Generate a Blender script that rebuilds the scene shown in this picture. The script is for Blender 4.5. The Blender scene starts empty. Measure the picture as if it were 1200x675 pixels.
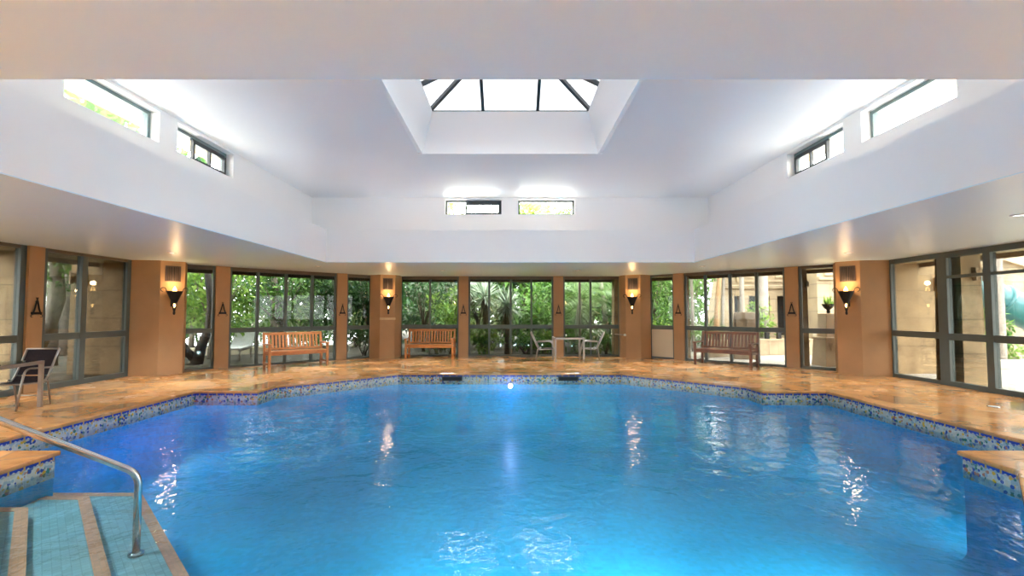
import bpy, bmesh, math, random
from mathutils import Vector, Matrix

S = bpy.context.scene
COL = S.collection
PI = math.pi
random.seed(7)

# ------------------------------------------------------------------ materials
def new_mat(name):
    m = bpy.data.materials.new(name); m.use_nodes = True
    nt = m.node_tree
    for n in list(nt.nodes): nt.nodes.remove(n)
    out = nt.nodes.new('ShaderNodeOutputMaterial')
    return m, nt, out

def N(nt, kind, **kw):
    n = nt.nodes.new(kind)
    for k, v in kw.items():
        if k in n.inputs: n.inputs[k].default_value = v
        else: setattr(n, k, v)
    return n

def L(nt, a, b): nt.links.new(a, b)

def c4(c): return (c[0], c[1], c[2], 1.0)

def ramp(nt, fac, stops, interp='LINEAR'):
    r = nt.nodes.new('ShaderNodeValToRGB'); r.color_ramp.interpolation = interp
    el = r.color_ramp.elements
    while len(el) < len(stops): el.new(0.5)
    for e, (p, c) in zip(el, stops):
        e.position = p; e.color = c4(c)
    L(nt, fac, r.inputs['Fac'])
    return r.outputs['Color']

def mixc(nt, fac, a, b, mode='MIX'):
    m = nt.nodes.new('ShaderNodeMix'); m.data_type = 'RGBA'; m.blend_type = mode
    for sock, v in ((m.inputs[0], fac), (m.inputs[6], a), (m.inputs[7], b)):
        if hasattr(v, 'is_output') or hasattr(v, 'links'): L(nt, v, sock)
        else: sock.default_value = v if not isinstance(v, tuple) else c4(v)
    return m.outputs[2]

def simple(name, col, rough=.5, metal=0., var=.12, scale=6., bump=.0, bscale=60., stretch=None, spec=.5, coat=0.):
    m, nt, out = new_mat(name)
    b = N(nt, 'ShaderNodeBsdfPrincipled', Roughness=rough, Metallic=metal)
    b.inputs['Specular IOR Level'].default_value = spec
    b.inputs['Coat Weight'].default_value = coat
    tc = N(nt, 'ShaderNodeTexCoord')
    vec = tc.outputs['Object']
    if stretch:
        mp = N(nt, 'ShaderNodeMapping'); mp.inputs['Scale'].default_value = stretch
        L(nt, vec, mp.inputs['Vector']); vec = mp.outputs['Vector']
    no = N(nt, 'ShaderNodeTexNoise', Scale=scale, Detail=5.)
    L(nt, vec, no.inputs['Vector'])
    lo = tuple(max(0, x*(1-var)) for x in col); hi = tuple(min(1, x*(1+var)) for x in col)
    L(nt, ramp(nt, no.outputs['Fac'], [(.3, lo), (.7, hi)]), b.inputs['Base Color'])
    if bump:
        n2 = N(nt, 'ShaderNodeTexNoise', Scale=bscale, Detail=4.)
        L(nt, vec, n2.inputs['Vector'])
        bp = N(nt, 'ShaderNodeBump', Strength=bump, Distance=.01)
        L(nt, n2.outputs['Fac'], bp.inputs['Height']); L(nt, bp.outputs['Normal'], b.inputs['Normal'])
    L(nt, b.outputs[0], out.inputs[0])
    return m

def emit(name, col, s):
    m, nt, out = new_mat(name)
    e = N(nt, 'ShaderNodeEmission', Strength=s); e.inputs['Color'].default_value = c4(col)
    L(nt, e.outputs[0], out.inputs[0]); return m

def glass(name, tint=(.97, .98, .97), refl=.5):
    m, nt, out = new_mat(name)
    t = N(nt, 'ShaderNodeBsdfTransparent'); t.inputs['Color'].default_value = c4(tint)
    g = N(nt, 'ShaderNodeBsdfGlossy', Roughness=.01)
    f = N(nt, 'ShaderNodeFresnel', IOR=1.45)
    mu = N(nt, 'ShaderNodeMath', operation='MULTIPLY'); mu.inputs[1].default_value = refl
    L(nt, f.outputs[0], mu.inputs[0])
    mx = N(nt, 'ShaderNodeMixShader')
    L(nt, mu.outputs[0], mx.inputs[0]); L(nt, t.outputs[0], mx.inputs[1]); L(nt, g.outputs[0], mx.inputs[2])
    L(nt, mx.outputs[0], out.inputs[0]); return m

def leaf_mat(name, dark, light, rough=.45, trans=.35):
    m, nt, out = new_mat(name)
    geo = N(nt, 'ShaderNodeNewGeometry')
    colr = ramp(nt, geo.outputs['Random Per Island'], [(0., dark), (.55, tuple((a+b)/2 for a, b in zip(dark, light))), (1., light)])
    b = N(nt, 'ShaderNodeBsdfPrincipled', Roughness=rough); L(nt, colr, b.inputs['Base Color'])
    tr = N(nt, 'ShaderNodeBsdfTranslucent'); L(nt, colr, tr.inputs['Color'])
    mx = N(nt, 'ShaderNodeMixShader', Fac=trans)
    L(nt, b.outputs[0], mx.inputs[1]); L(nt, tr.outputs[0], mx.inputs[2])
    L(nt, mx.outputs[0], out.inputs[0]); return m

def stone_mat(name, col, bw=1.3, bh=.63, joint=.012, var=.18, jdark=.45):
    m, nt, out = new_mat(name)
    tc = N(nt, 'ShaderNodeTexCoord')
    sp = N(nt, 'ShaderNodeSeparateXYZ'); L(nt, tc.outputs['Object'], sp.inputs[0])
    ad = N(nt, 'ShaderNodeMath', operation='ADD'); L(nt, sp.outputs[0], ad.inputs[0]); L(nt, sp.outputs[1], ad.inputs[1])
    cb = N(nt, 'ShaderNodeCombineXYZ'); L(nt, ad.outputs[0], cb.inputs[0]); L(nt, sp.outputs[2], cb.inputs[1])
    br = N(nt, 'ShaderNodeTexBrick', Scale=1.)
    br.inputs['Brick Width'].default_value = bw; br.inputs['Row Height'].default_value = bh
    br.inputs['Mortar Size'].default_value = joint; br.inputs['Mortar Smooth'].default_value = .2
    br.inputs['Color1'].default_value = c4(col); br.inputs['Color2'].default_value = c4(tuple(x*.9 for x in col))
    br.inputs['Mortar'].default_value = c4(tuple(x*jdark for x in col))
    L(nt, cb.outputs[0], br.inputs['Vector'])
    no = N(nt, 'ShaderNodeTexNoise', Scale=2.2, Detail=8., Roughness=.65); L(nt, tc.outputs['Object'], no.inputs['Vector'])
    sh = ramp(nt, no.outputs['Fac'], [(.3, (1-var*1.6, 1-var*1.8, 1-var*2.)), (.55, (1, 1, 1)), (.75, (1+var*.3, 1, 1-var*.6))])
    b = N(nt, 'ShaderNodeBsdfPrincipled', Roughness=.85)
    L(nt, mixc(nt, 1., br.outputs['Color'], sh, 'MULTIPLY'), b.inputs['Base Color'])
    n2 = N(nt, 'ShaderNodeTexNoise', Scale=30., Detail=6.); L(nt, tc.outputs['Object'], n2.inputs['Vector'])
    mu = N(nt, 'ShaderNodeMath', operation='MULTIPLY_ADD'); mu.inputs[1].default_value = -2.; 
    L(nt, br.outputs['Fac'], mu.inputs[0]); L(nt, n2.outputs['Fac'], mu.inputs[2])
    bp = N(nt, 'ShaderNodeBump', Strength=.5, Distance=.012); L(nt, mu.outputs[0], bp.inputs['Height']); L(nt, bp.outputs['Normal'], b.inputs['Normal'])
    L(nt, b.outputs[0], out.inputs[0]); return m

def deck_mat():
    m, nt, out = new_mat('sandstone_flags')
    tc = N(nt, 'ShaderNodeTexCoord')
    wn = N(nt, 'ShaderNodeTexNoise', Scale=1.7, Detail=3.); L(nt, tc.outputs['Object'], wn.inputs['Vector'])
    wv = mixc(nt, .12, tc.outputs['Object'], wn.outputs['Color'])
    v = N(nt, 'ShaderNodeTexVoronoi', Scale=2.1); L(nt, wv, v.inputs['Vector'])
    ve = N(nt, 'ShaderNodeTexVoronoi', Scale=2.1, feature='DISTANCE_TO_EDGE'); L(nt, wv, ve.inputs['Vector'])
    sx = N(nt, 'ShaderNodeSeparateColor'); L(nt, v.outputs['Color'], sx.inputs[0])
    base = ramp(nt, sx.outputs[0], [(0., (.50, .225, .075)), (.3, (.62, .285, .095)), (.6, (.72, .36, .14)), (.85, (.56, .245, .075)), (1., (.68, .385, .19))])
    no = N(nt, 'ShaderNodeTexNoise', Scale=5., Detail=8., Roughness=.7); L(nt, wv, no.inputs['Vector'])
    sh = ramp(nt, no.outputs['Fac'], [(.3, (.62, .56, .5)), (.52, (1, 1, 1)), (.75, (1.12, 1.06, .95))])
    col = mixc(nt, 1., base, sh, 'MULTIPLY')
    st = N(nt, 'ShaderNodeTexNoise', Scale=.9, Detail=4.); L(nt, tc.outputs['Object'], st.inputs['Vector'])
    stain_shade = ramp(nt, st.outputs['Fac'], [(.52, (0, 0, 0)), (.70, (.58, .58, .58))])  # random stains, strengthened to paint in the deck's shaded zones
    col = mixc(nt, stain_shade, col, (.20, .105, .06))
    gr = ramp(nt, ve.outputs['Distance'], [(0., (1, 1, 1)), (.018, (.8, .8, .8)), (.03, (0, 0, 0))])
    gm = N(nt, 'ShaderNodeMath', operation='MULTIPLY'); gm.inputs[1].default_value = .55; L(nt, gr, gm.inputs[0])
    col = mixc(nt, gm.outputs[0], col, (.30, .19, .11))
    b = N(nt, 'ShaderNodeBsdfPrincipled')
    L(nt, col, b.inputs['Base Color'])
    rr = ramp(nt, st.outputs['Fac'], [(.35, (.36, .36, .36)), (.6, (.10, .10, .10))])
    L(nt, rr, b.inputs['Roughness'])
    ha = N(nt, 'ShaderNodeMath', operation='MULTIPLY_ADD'); ha.inputs[1].default_value = .6
    L(nt, no.outputs['Fac'], ha.inputs[0]); L(nt, sx.outputs[1], ha.inputs[2])
    bp = N(nt, 'ShaderNodeBump', Strength=.06, Distance=.01); L(nt, ha.outputs[0], bp.inputs['Height']); L(nt, bp.outputs['Normal'], b.inputs['Normal'])
    L(nt, b.outputs[0], out.inputs[0]); return m

def mosaic_mat(name, col, tile=.05, var=.2, grout=(.3, .45, .5), gmix=.35):
    m, nt, out = new_mat(name)
    tc = N(nt, 'ShaderNodeTexCoord')
    mp = N(nt, 'ShaderNodeMapping'); mp.inputs['Scale'].default_value = (1/tile,)*3
    mp.inputs['Rotation'].default_value = (0, 0, PI/4) if 'step' in name else (0, 0, 0)
    L(nt, tc.outputs['Object'], mp.inputs['Vector'])
    fl = N(nt, 'ShaderNodeVectorMath', operation='FLOOR'); L(nt, mp.outputs[0], fl.inputs[0])
    wn = N(nt, 'ShaderNodeTexWhiteNoise'); L(nt, fl.outputs[0], wn.inputs['Vector'])
    fr = N(nt, 'ShaderNodeVectorMath', operation='FRACTION'); L(nt, mp.outputs[0], fr.inputs[0])
    sp = N(nt, 'ShaderNodeSeparateXYZ'); L(nt, fr.outputs[0], sp.inputs[0])
    ed = []
    for k in (0, 1):
        a = N(nt, 'ShaderNodeMath', operation='LESS_THAN'); a.inputs[1].default_value = .12; L(nt, sp.outputs[k], a.inputs[0]); ed.append(a)
    mx = N(nt, 'ShaderNodeMath', operation='MAXIMUM'); L(nt, ed[0].outputs[0], mx.inputs[0]); L(nt, ed[1].outputs[0], mx.inputs[1])
    mm = N(nt, 'ShaderNodeMath', operation='MULTIPLY'); mm.inputs[1].default_value = gmix; L(nt, mx.outputs[0], mm.inputs[0])
    lo = tuple(x*(1-var) for x in col); hi = tuple(min(1, x*(1+var)) for x in col)
    cc = ramp(nt, wn.outputs['Value'], [(0, lo), (1, hi)])
    big = N(nt, 'ShaderNodeTexNoise', Scale=1.1, Detail=5.); L(nt, tc.outputs['Object'], big.inputs['Vector'])
    sh = ramp(nt, big.outputs['Fac'], [(.3, (.86, .9, .93)), (.7, (1.1, 1.06, 1.04))])
    cc = mixc(nt, 1., cc, sh, 'MULTIPLY')
    b = N(nt, 'ShaderNodeBsdfPrincipled', Roughness=.35)
    L(nt, mixc(nt, mm.outputs[0], cc, grout), b.inputs['Base Color'])
    L(nt, b.outputs[0], out.inputs[0]); return m

def band_mat():
    # hand-painted waterline tiles; UV: u in metres along the edge, v in metres below the coping
    m, nt, out = new_mat('painted_waterline_tile')
    uv = N(nt, 'ShaderNodeUVMap'); sp = N(nt, 'ShaderNodeSeparateXYZ'); L(nt, uv.outputs[0], sp.inputs[0])
    u, v = sp.outputs[0], sp.outputs[1]
    def math_(op, a, b=None):
        n = N(nt, 'ShaderNodeMath', operation=op)
        if hasattr(a, 'is_output'): L(nt, a, n.inputs[0])
        else: n.inputs[0].default_value = a
        if b is not None:
            if hasattr(b, 'is_output'): L(nt, b, n.inputs[1])
            else: n.inputs[1].default_value = b
        return n.outputs[0]
    def between(x, a, b): return math_('MULTIPLY', math_('GREATER_THAN', x, a), math_('LESS_THAN', x, b))
    vo = N(nt, 'ShaderNodeTexVoronoi', Scale=30.); L(nt, uv.outputs[0], vo.inputs['Vector'])
    sc = N(nt, 'ShaderNodeSeparateColor'); L(nt, vo.outputs['Color'], sc.inputs[0])
    pat = ramp(nt, sc.outputs[0], [(0, (.46, .46, .40)), (.28, (.28, .36, .40)), (.46, (.035, .07, .28)), (.57, (.05, .17, .14)),
                                   (.66, (.48, .45, .36)), (.78, (.62, .36, .04)), (.86, (.40, .15, .08)), (.92, (.42, .47, .50))], 'CONSTANT')
    dots = math_('LESS_THAN', vo.outputs['Distance'], .70)
    col = mixc(nt, dots, (.50, .52, .49), pat)
    # blue twisted ribbon near the top
    wv = math_('MULTIPLY', math_('SINE', math_('MULTIPLY', u, 130.)), .006)
    rib = between(math_('ADD', v, wv), .044, .078)
    col = mixc(nt, rib, col, (.03, .055, .33))
    top = math_('LESS_THAN', v, .030)
    col = mixc(nt, top, col, (.30, .33, .33))
    # ochre uprights at every tile joint of the upper strip, thin grey joints below
    fu = math_('FRACT', math_('DIVIDE', u, .155))
    post = math_('MULTIPLY', math_('LESS_THAN', fu, .13), between(v, .02, .088))
    col = mixc(nt, post, col, (.55, .30, .07))
    jn = math_('MULTIPLY', math_('LESS_THAN', fu, .035), .6)
    col = mixc(nt, jn, col, (.30, .32, .33))
    hl = between(v, .086, .091)
    col = mixc(nt, hl, col, (.22, .27, .36))
    b = N(nt, 'ShaderNodeBsdfPrincipled', Roughness=.15); L(nt, col, b.inputs['Base Color'])
    L(nt, b.outputs[0], out.inputs[0]); return m

def water_mat(name='pool_water_surface', tint=(.78, .94, .98), s1=.020):
    m, nt, out = new_mat(name)
    tc = N(nt, 'ShaderNodeTexCoord')
    n1 = N(nt, 'ShaderNodeTexNoise', Scale=2.6, Detail=3., Roughness=.5, Distortion=.6); L(nt, tc.outputs['Object'], n1.inputs['Vector'])
    n2 = N(nt, 'ShaderNodeTexNoise', Scale=9., Detail=2.); L(nt, tc.outputs['Object'], n2.inputs['Vector'])
    ad = N(nt, 'ShaderNodeMath', operation='MULTIPLY_ADD'); ad.inputs[1].default_value = .22
    L(nt, n2.outputs['Fac'], ad.inputs[0]); L(nt, n1.outputs['Fac'], ad.inputs[2])
    bp = N(nt, 'ShaderNodeBump', Strength=1., Distance=s1); L(nt, ad.outputs[0], bp.inputs['Height'])
    t = N(nt, 'ShaderNodeBsdfTransparent'); t.inputs['Color'].default_value = c4(tint)
    g = N(nt, 'ShaderNodeBsdfGlossy', Roughness=.03); L(nt, bp.outputs['Normal'], g.inputs['Normal'])
    f = N(nt, 'ShaderNodeFresnel', IOR=1.33); L(nt, bp.outputs['Normal'], f.inputs['Normal'])
    mx = N(nt, 'ShaderNodeMixShader')
    L(nt, f.outputs[0], mx.inputs[0]); L(nt, t.outputs[0], mx.inputs[1]); L(nt, g.outputs[0], mx.inputs[2])
    L(nt, mx.outputs[0], out.inputs[0]); return m

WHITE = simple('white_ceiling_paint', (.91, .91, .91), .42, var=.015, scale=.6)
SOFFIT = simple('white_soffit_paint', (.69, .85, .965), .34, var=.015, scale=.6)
OCHRE = simple('ochre_render', (.40, .225, .105), .75, var=.07, scale=2., bump=.1, bscale=90)
FRAME = simple('grey_bronze_aluminium', (.095, .11, .10), .5, .1, var=.05, spec=.3)
HEAD = simple('brown_window_head', (.10, .072, .045), .55, var=.1)
DARKFRAME = simple('dark_grey_sash', (.03, .035, .04), .4, var=.05)
TEALFRAME = simple('grey_green_sash', (.16, .22, .225), .35, var=.05)
CREAM = simple('cream_render', (.62, .54, .40), .8, var=.05, scale=1.5)
EAVE = simple('cream_eave_board', (.42, .33, .17), .7, var=.06, scale=2.)
ROOFPALE = simple('pale_roof_membrane', (.78, .77, .74), .7, var=.05)
BROWN = simple('brown_fascia', (.16, .10, .06), .6, var=.1)
IRON = simple('black_wrought_iron', (.012, .011, .011), .5, .5, var=.2)
VENT = simple('brown_louvre', (.075, .045, .032), .5, var=.15)
STEEL = simple('brushed_steel', (.55, .54, .52), .22, 1., var=.05, scale=20)
ALU = simple('taupe_aluminium', (.34, .29, .25), .4, .45, var=.05)
SLING = simple('charcoal_sling_mesh', (.03, .022, .026), .9, var=.25, scale=60, spec=.1)
TEAK = simple('orange_varnished_timber', (.40, .14, .03), .4, var=.28, scale=9, stretch=(1, 6, 6), coat=.12)
REDWOOD = simple('dark_red_timber', (.125, .042, .018), .45, var=.28, scale=9, stretch=(1, 6, 6), coat=.08)
PALEWOOD = simple('pale_ledge_cap', (.55, .40, .22), .6, var=.1)
BARK = simple('grey_bark', (.20, .165, .13), .9, var=.35, scale=9, bump=.5, bscale=25)
PALMBARK = simple('pale_palm_trunk', (.36, .31, .27), .9, var=.25, scale=14, bump=.4, bscale=25, stretch=(1, 1, 5))
DARKBARK = simple('dark_wet_bark', (.045, .035, .028), .7, var=.4, scale=8, bump=.5, bscale=20)
BROWNBARK = simple('brown_leaning_trunk', (.40, .24, .12), .85, var=.25, scale=10, bump=.4, bscale=22)
SOIL = simple('leaf_litter_soil', (.045, .038, .022), .95, var=.4, scale=3., bump=.4, bscale=15)
PAVE = stone_mat('pale_courtyard_paving', (.44, .40, .35), .6, .6, .01, .08)
STONE = stone_mat('sandstone_blocks', (.38, .26, .135), 1.9, .66, .010, .30)
TEMPLE = stone_mat('pale_sandstone_blocks', (.44, .335, .22), 1.1, .5, .012, .16)
STELE = simple('carved_pale_sandstone', (.43, .32, .21), .85, var=.16, scale=4, bump=.4, bscale=30)
BLACK = simple('dark_void', (.012, .012, .012), .8, var=.1)
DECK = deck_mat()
BASIN = mosaic_mat('pool_blue_mosaic', (.028, .49, .84), .055, .10, (.07, .54, .84), .3)
STEPM = mosaic_mat('step_grey_mosaic', (.34, .56, .58), .05, .12, (.16, .30, .33), .45)
NOSE = mosaic_mat('step_terracotta_nosing', (.92, .44, .25), .03, .12, (.62, .38, .27), .4)
BAND = band_mat()
WATER = water_mat()
PONDW = simple('pale_blue_water', (.20, .28, .34), .12, var=.12, scale=1.2, bump=.3, bscale=6)
GLASS = glass('tinted_window_glass', (.56, .575, .56), .45)
CLEAR = glass('clear_window_glass', (.97, .98, .97), .5)
SKYGLASS = glass('opal_skylight_glass', (.27, .275, .28), .4)
TABLEGLASS = glass('table_glass', (.80, .84, .82), 1.)
WHITEPL = simple('white_enamel', (.72, .72, .70), .3, var=.03)
SLIDE = simple('teal_fibreglass', (.006, .11, .12), .35, var=.08, coat=.5)
FLAME = emit('warm_lamp_glow', (1., .58, .20), 7.)
POOLLAMP = emit('underwater_lamp_lens', (.62, .72, 1.), 30.)
DOWNL = emit('downlight_lens', (1., .95, .88), 2.5)
FILL_LENS = emit('fill_lens', (1., .97, .92), .6)
FABRIC = simple('off_white_canvas', (.55, .57, .58), .8, var=.06)
LEAF_MID = leaf_mat('mid_green_leaf', (0.047, 0.128, 0.024), (0.216, 0.405, 0.081))
LEAF_DARK = leaf_mat('dark_green_leaf', (0.016, 0.054, 0.016), (0.081, 0.189, 0.054), .3)
LEAF_LIGHT = leaf_mat('lime_green_leaf', (0.121, 0.257, 0.041), (0.446, 0.634, 0.135), .45, .45)
LEAF_SILVER = leaf_mat('silver_green_blade', (.38, .48, .36), (.78, .84, .74), .4, .2)
LEAF_PALM = leaf_mat('palm_green_leaf', (0.068, 0.162, 0.041), (0.297, 0.459, 0.135), .4, .4)
LEAF_OLIVE = leaf_mat('olive_green_leaf', (0.068, 0.101, 0.034), (0.27, 0.311, 0.121))

# ------------------------------------------------------------------ mesh builder
class MB:
    def __init__(s, off=(0, 0, 0)):
        s.v = []; s.f = []; s.off = Vector(off); s.uv = None
    def add(s, vs, fs):
        b = len(s.v); s.v += [Vector(p) - s.off for p in vs]; s.f += [tuple(i+b for i in f) for f in fs]
        return s
    def box(s, c, size, rot=None, taper=1.0):
        hx, hy, hz = (k/2 for k in size); c = Vector(c)
        pts = []
        for z, t in ((-hz, 1.0), (hz, taper)):
            for x, y in ((-hx, -hy), (hx, -hy), (hx, hy), (-hx, hy)):
                p = Vector((x*t, y*t, z))
                if rot is not None: p = rot @ p
                pts.append(c + p)
        return s.add(pts, [(3, 2, 1, 0), (4, 5, 6, 7), (0, 1, 5, 4), (1, 2, 6, 5), (2, 3, 7, 6), (3, 0, 4, 7)])
    def span(s, a, b): # axis aligned box between two corners
        a = Vector(a); b = Vector(b)
        return s.box((a+b)/2, tuple(abs(k) for k in (b-a)))
    def bar(s, a, b, w, h, up=(0, 0, 1)): # square bar between two points
        a = Vector(a); b = Vector(b); d = (b-a); ln = d.length; d.normalize()
        upv = Vector(up)
        if abs(d.dot(upv)) > .98: upv = Vector((0, 1, 0))
        x = d.cross(upv).normalized(); y = x.cross(d).normalized()
        R = Matrix((x, d, y)).transposed()
        return s.box((a+b)/2, (w, ln, h), R)
    def prism(s, poly, z0, z1):
        n = len(poly)
        area = sum(poly[i][0]*poly[(i+1) % n][1]-poly[(i+1) % n][0]*poly[i][1] for i in range(n))
        if area < 0: poly = poly[::-1]
        vs = [(x, y, z0) for x, y in poly] + [(x, y, z1) for x, y in poly]
        fs = [tuple(range(n-1, -1, -1)), tuple(range(n, 2*n))]
        fs += [(i, (i+1) % n, n+(i+1) % n, n+i) for i in range(n)]
        return s.add(vs, fs)
    def tube(s, pts, r, n=10, cap=True):
        pts = [Vector(p) for p in pts]; m = len(pts)
        rs = r if isinstance(r, (list, tuple)) else [r]*m
        t0 = (pts[1]-pts[0]).normalized()
        ref = Vector((0, 0, 1)) if abs(t0.z) < .9 else Vector((1, 0, 0))
        x = t0.cross(ref).normalized()
        vs = []
        for i, p in enumerate(pts):
            if i == 0: t = t0
            elif i == m-1: t = (pts[-1]-pts[-2]).normalized()
            else: t = ((pts[i+1]-p).normalized()+(p-pts[i-1]).normalized()).normalized()
            x = (x - t*x.dot(t)).normalized(); y = t.cross(x)
            for k in range(n):
                a = 2*PI*k/n; vs.append(p + (x*math.cos(a)+y*math.sin(a))*rs[i])
        fs = [(i*n+k, i*n+(k+1) % n, (i+1)*n+(k+1) % n, (i+1)*n+k) for i in range(m-1) for k in range(n)]
        if cap: fs += [tuple(range(n-1, -1, -1)), tuple((m-1)*n+k for k in range(n))]
        return s.add(vs, fs)
    def lathe(s, prof, n=20, c=(0, 0, 0), axis='z'):
        vs = []; c = Vector(c)
        for r, z in prof:
            for k in range(n):
                a = 2*PI*k/n
                p = Vector((r*math.cos(a), r*math.sin(a), z))
                if axis == 'y': p = Vector((p.x, -p.z, p.y))
                vs.append(c+p)
        m = len(prof)
        fs = [(i*n+k, i*n+(k+1) % n, (i+1)*n+(k+1) % n, (i+1)*n+k) for i in range(m-1) for k in range(n)]
        if prof[0][0] > 1e-4: fs.append(tuple(range(n-1, -1, -1)))
        if prof[-1][0] > 1e-4: fs.append(tuple((m-1)*n+k for k in range(n)))
        return s.add(vs, fs)
    def build(s, name, mat, parent=None, smooth=False, bevel=0.):
        me = bpy.data.meshes.new(name)
        me.from_pydata([tuple(p) for p in s.v], [], s.f); me.validate(); me.update()
        me.materials.append(mat)
        if smooth: me.polygons.foreach_set('use_smooth', [True]*len(me.polygons))
        o = bpy.data.objects.new(name, me); COL.objects.link(o)
        if parent is not None: o.parent = parent
        else: o.location = s.off
        if bevel:
            b = o.modifiers.new('bevel', 'BEVEL'); b.width = bevel; b.segments = 2; b.limit_method = 'ANGLE'
        return o

def tag(o, label, cat, group=None, kind=None):
    o['label'] = label; o['category'] = cat
    if group: o['group'] = group
    if kind: o['kind'] = kind
    return o

def thing(name, loc, label, cat, rz=0., group=None, kind=None):
    o = bpy.data.objects.new(name, None); o.empty_display_size = .1
    COL.objects.link(o); o.location = loc; o.rotation_euler = (0, 0, rz)
    return tag(o, label, cat, group, kind)

def copy_tree(o, parent=None):
    c = o.copy(); COL.objects.link(c)
    if parent is not None: c.parent = parent
    for ch in list(o.children): copy_tree(ch, c)
    return c

def clone(o, loc, rz, label):
    c = copy_tree(o); c.location = loc; c.rotation_euler = (0, 0, rz); c['label'] = label
    return c

def fill_mesh(loops, z, name, mat, down=False):
    bm = bmesh.new(); edges = []
    for lp in loops:
        vs = [bm.verts.new((x, y, z)) for x, y in lp]
        edges += [bm.edges.new((vs[i], vs[(i+1) % len(vs)])) for i in range(len(vs))]
    bmesh.ops.triangle_fill(bm, use_beauty=True, use_dissolve=False, edges=edges)
    for f in bm.faces:
        f.normal_update()
        if (f.normal.z < 0) != down: f.normal_flip()
    me = bpy.data.meshes.new(name); bm.to_mesh(me); bm.free(); me.materials.append(mat)
    o = bpy.data.objects.new(name, me); COL.objects.link(o); return o

def solidify(o, t):
    m = o.modifiers.new('thickness', 'SOLIDIFY'); m.thickness = t; m.offset = -1
    return o

def offset_poly(poly, d):
    n = len(poly); out = []
    for i in range(n):
        p0, p1, p2 = (Vector(poly[(i+k) % n]) for k in (-1, 0, 1))
        a = (p1-p0).normalized(); b = (p2-p1).normalized()
        na = Vector((a.y, -a.x)); nb = Vector((b.y, -b.x))      # outward for a counter-clockwise loop
        mth = (na+nb); k = d/(1+na.dot(nb)); out.append(tuple(p1+mth*k))
    return out

# ------------------------------------------------------------------ plan (metres; camera at the origin looking along +Y)
CY = 6.75                                                  # the room's centre
SOF, LEDGE, CEIL = 2.61, 3.385, 4.28
XW, YF, YN = 8.6, 15.48, -2.0
D0, D1 = (8.0, 11.62), (4.43, 15.0)                         # diagonal glazing line, right side
BX, BY0, BY1 = 4.36, 2.36, 11.12                            # bulkhead square
UX, UY0, UY1 = 4.92, 1.80, 11.62
ROOM = [(XW, 1.9), (XW, 10.95), (8.0, 11.62), (4.43, 15.0), (3.6, YF), (-3.6, YF), (-4.43, 15.0), (-8.0, 11.62), (-XW, 10.95), (-XW, 1.9), (-4.4, YN), (4.4, YN)]
POOL = [(2.63, 2.35), (4.58, 4.28), (4.63, 4.90), (5.75, 4.90), (5.75, 8.65), (4.6, 8.65), (4.58, 9.24), (2.63, 11.15),
        (-2.63, 11.15), (-4.58, 9.24), (-4.6, 8.65), (-5.75, 8.65), (-5.75, 4.90), (-4.66, 4.90), (-4.62, 4.28), (-2.63, 2.35)]
WL, PFLOOR = -.185, -1.15

# ------------------------------------------------------------------ floor and pool
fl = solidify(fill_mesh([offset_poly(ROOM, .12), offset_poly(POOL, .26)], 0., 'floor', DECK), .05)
tag(fl, 'glossy orange sandstone flagstone deck around the pool', 'floor', kind='structure')

def ring_prism(name, mat, outer, inner, z0, z1, bev=0.):
    mb = MB(); n = len(outer)
    vs = [(x, y, z0) for x, y in outer]+[(x, y, z0) for x, y in inner]+[(x, y, z1) for x, y in outer]+[(x, y, z1) for x, y in inner]
    fs = []
    for i in range(n):
        j = (i+1) % n
        fs += [(2*n+i, 2*n+j, 3*n+j, 3*n+i), (i, n+i, n+j, j), (i, j, 2*n+j, 2*n+i), (n+i, 3*n+i, 3*n+j, n+j)]
    mb.add(vs, fs); return mb.build(name, mat, bevel=bev)

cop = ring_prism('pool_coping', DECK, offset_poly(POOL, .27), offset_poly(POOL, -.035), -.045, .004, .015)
tag(cop, 'rounded sandstone coping along the pool edge', 'coping', kind='structure')

def wall_strip(name, mat, poly, z0, z1, uvs=True):
    me = bpy.data.meshes.new(name); vs = []; fs = []; uv = []; u = 0.; n = len(poly)
    for i in range(n):
        a = Vector(poly[i]); b = Vector(poly[(i+1) % n]); ln = (b-a).length; k = len(vs)
        vs += [(a.x, a.y, z0), (b.x, b.y, z0), (b.x, b.y, z1), (a.x, a.y, z1)]
        fs.append((k+1, k, k+3, k+2)); uv += [(u+ln, z1-z0), (u, z1-z0), (u, 0), (u+ln, 0)]; u += ln
    me.from_pydata(vs, [], fs); me.materials.append(mat)
    lay = me.uv_layers.new(name='UVMap')
    for i, p in enumerate(uv): lay.data[i].uv = p
    o = bpy.data.objects.new(name, me); COL.objects.link(o); return o

bn = wall_strip('pool_waterline_tile', BAND, POOL, -.26, 0.)
tag(bn, 'painted blue white and yellow tile band along the waterline', 'tile band', kind='structure')
n = len(POOL); vs = []; fs = []; NR = 10
near_floor, far_floor = offset_poly(POOL, -.14), offset_poly(POOL, -.95)
edge = offset_poly(POOL, .004)
floor_poly = [far_floor[i] if 4 <= i <= 11 else near_floor[i] for i in range(n)]
for i in range(NR):
    for j in range(n):
        z0 = -.34 if 4 <= j <= 11 else -(abs(PFLOOR)-.16)
        t = max(0, i-1)/(NR-2)*PI/2; c = 1-math.cos(t)
        x = edge[j][0]+(floor_poly[j][0]-edge[j][0])*c; y = edge[j][1]+(floor_poly[j][1]-edge[j][1])*c
        z = -.2 if i == 0 else z0+(PFLOOR-z0)*math.sin(t)
        vs.append((x, y, z))
for i in range(NR-1):
    for j in range(n):
        k = (j+1) % n; fs.append((i*n+k, i*n+j, (i+1)*n+j, (i+1)*n+k))
bo = fill_mesh([floor_poly], PFLOOR, 'pool_basin', BASIN)
bm = bmesh.new(); bm.from_mesh(bo.data); nv = [bm.verts.new(v) for v in vs]
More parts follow.
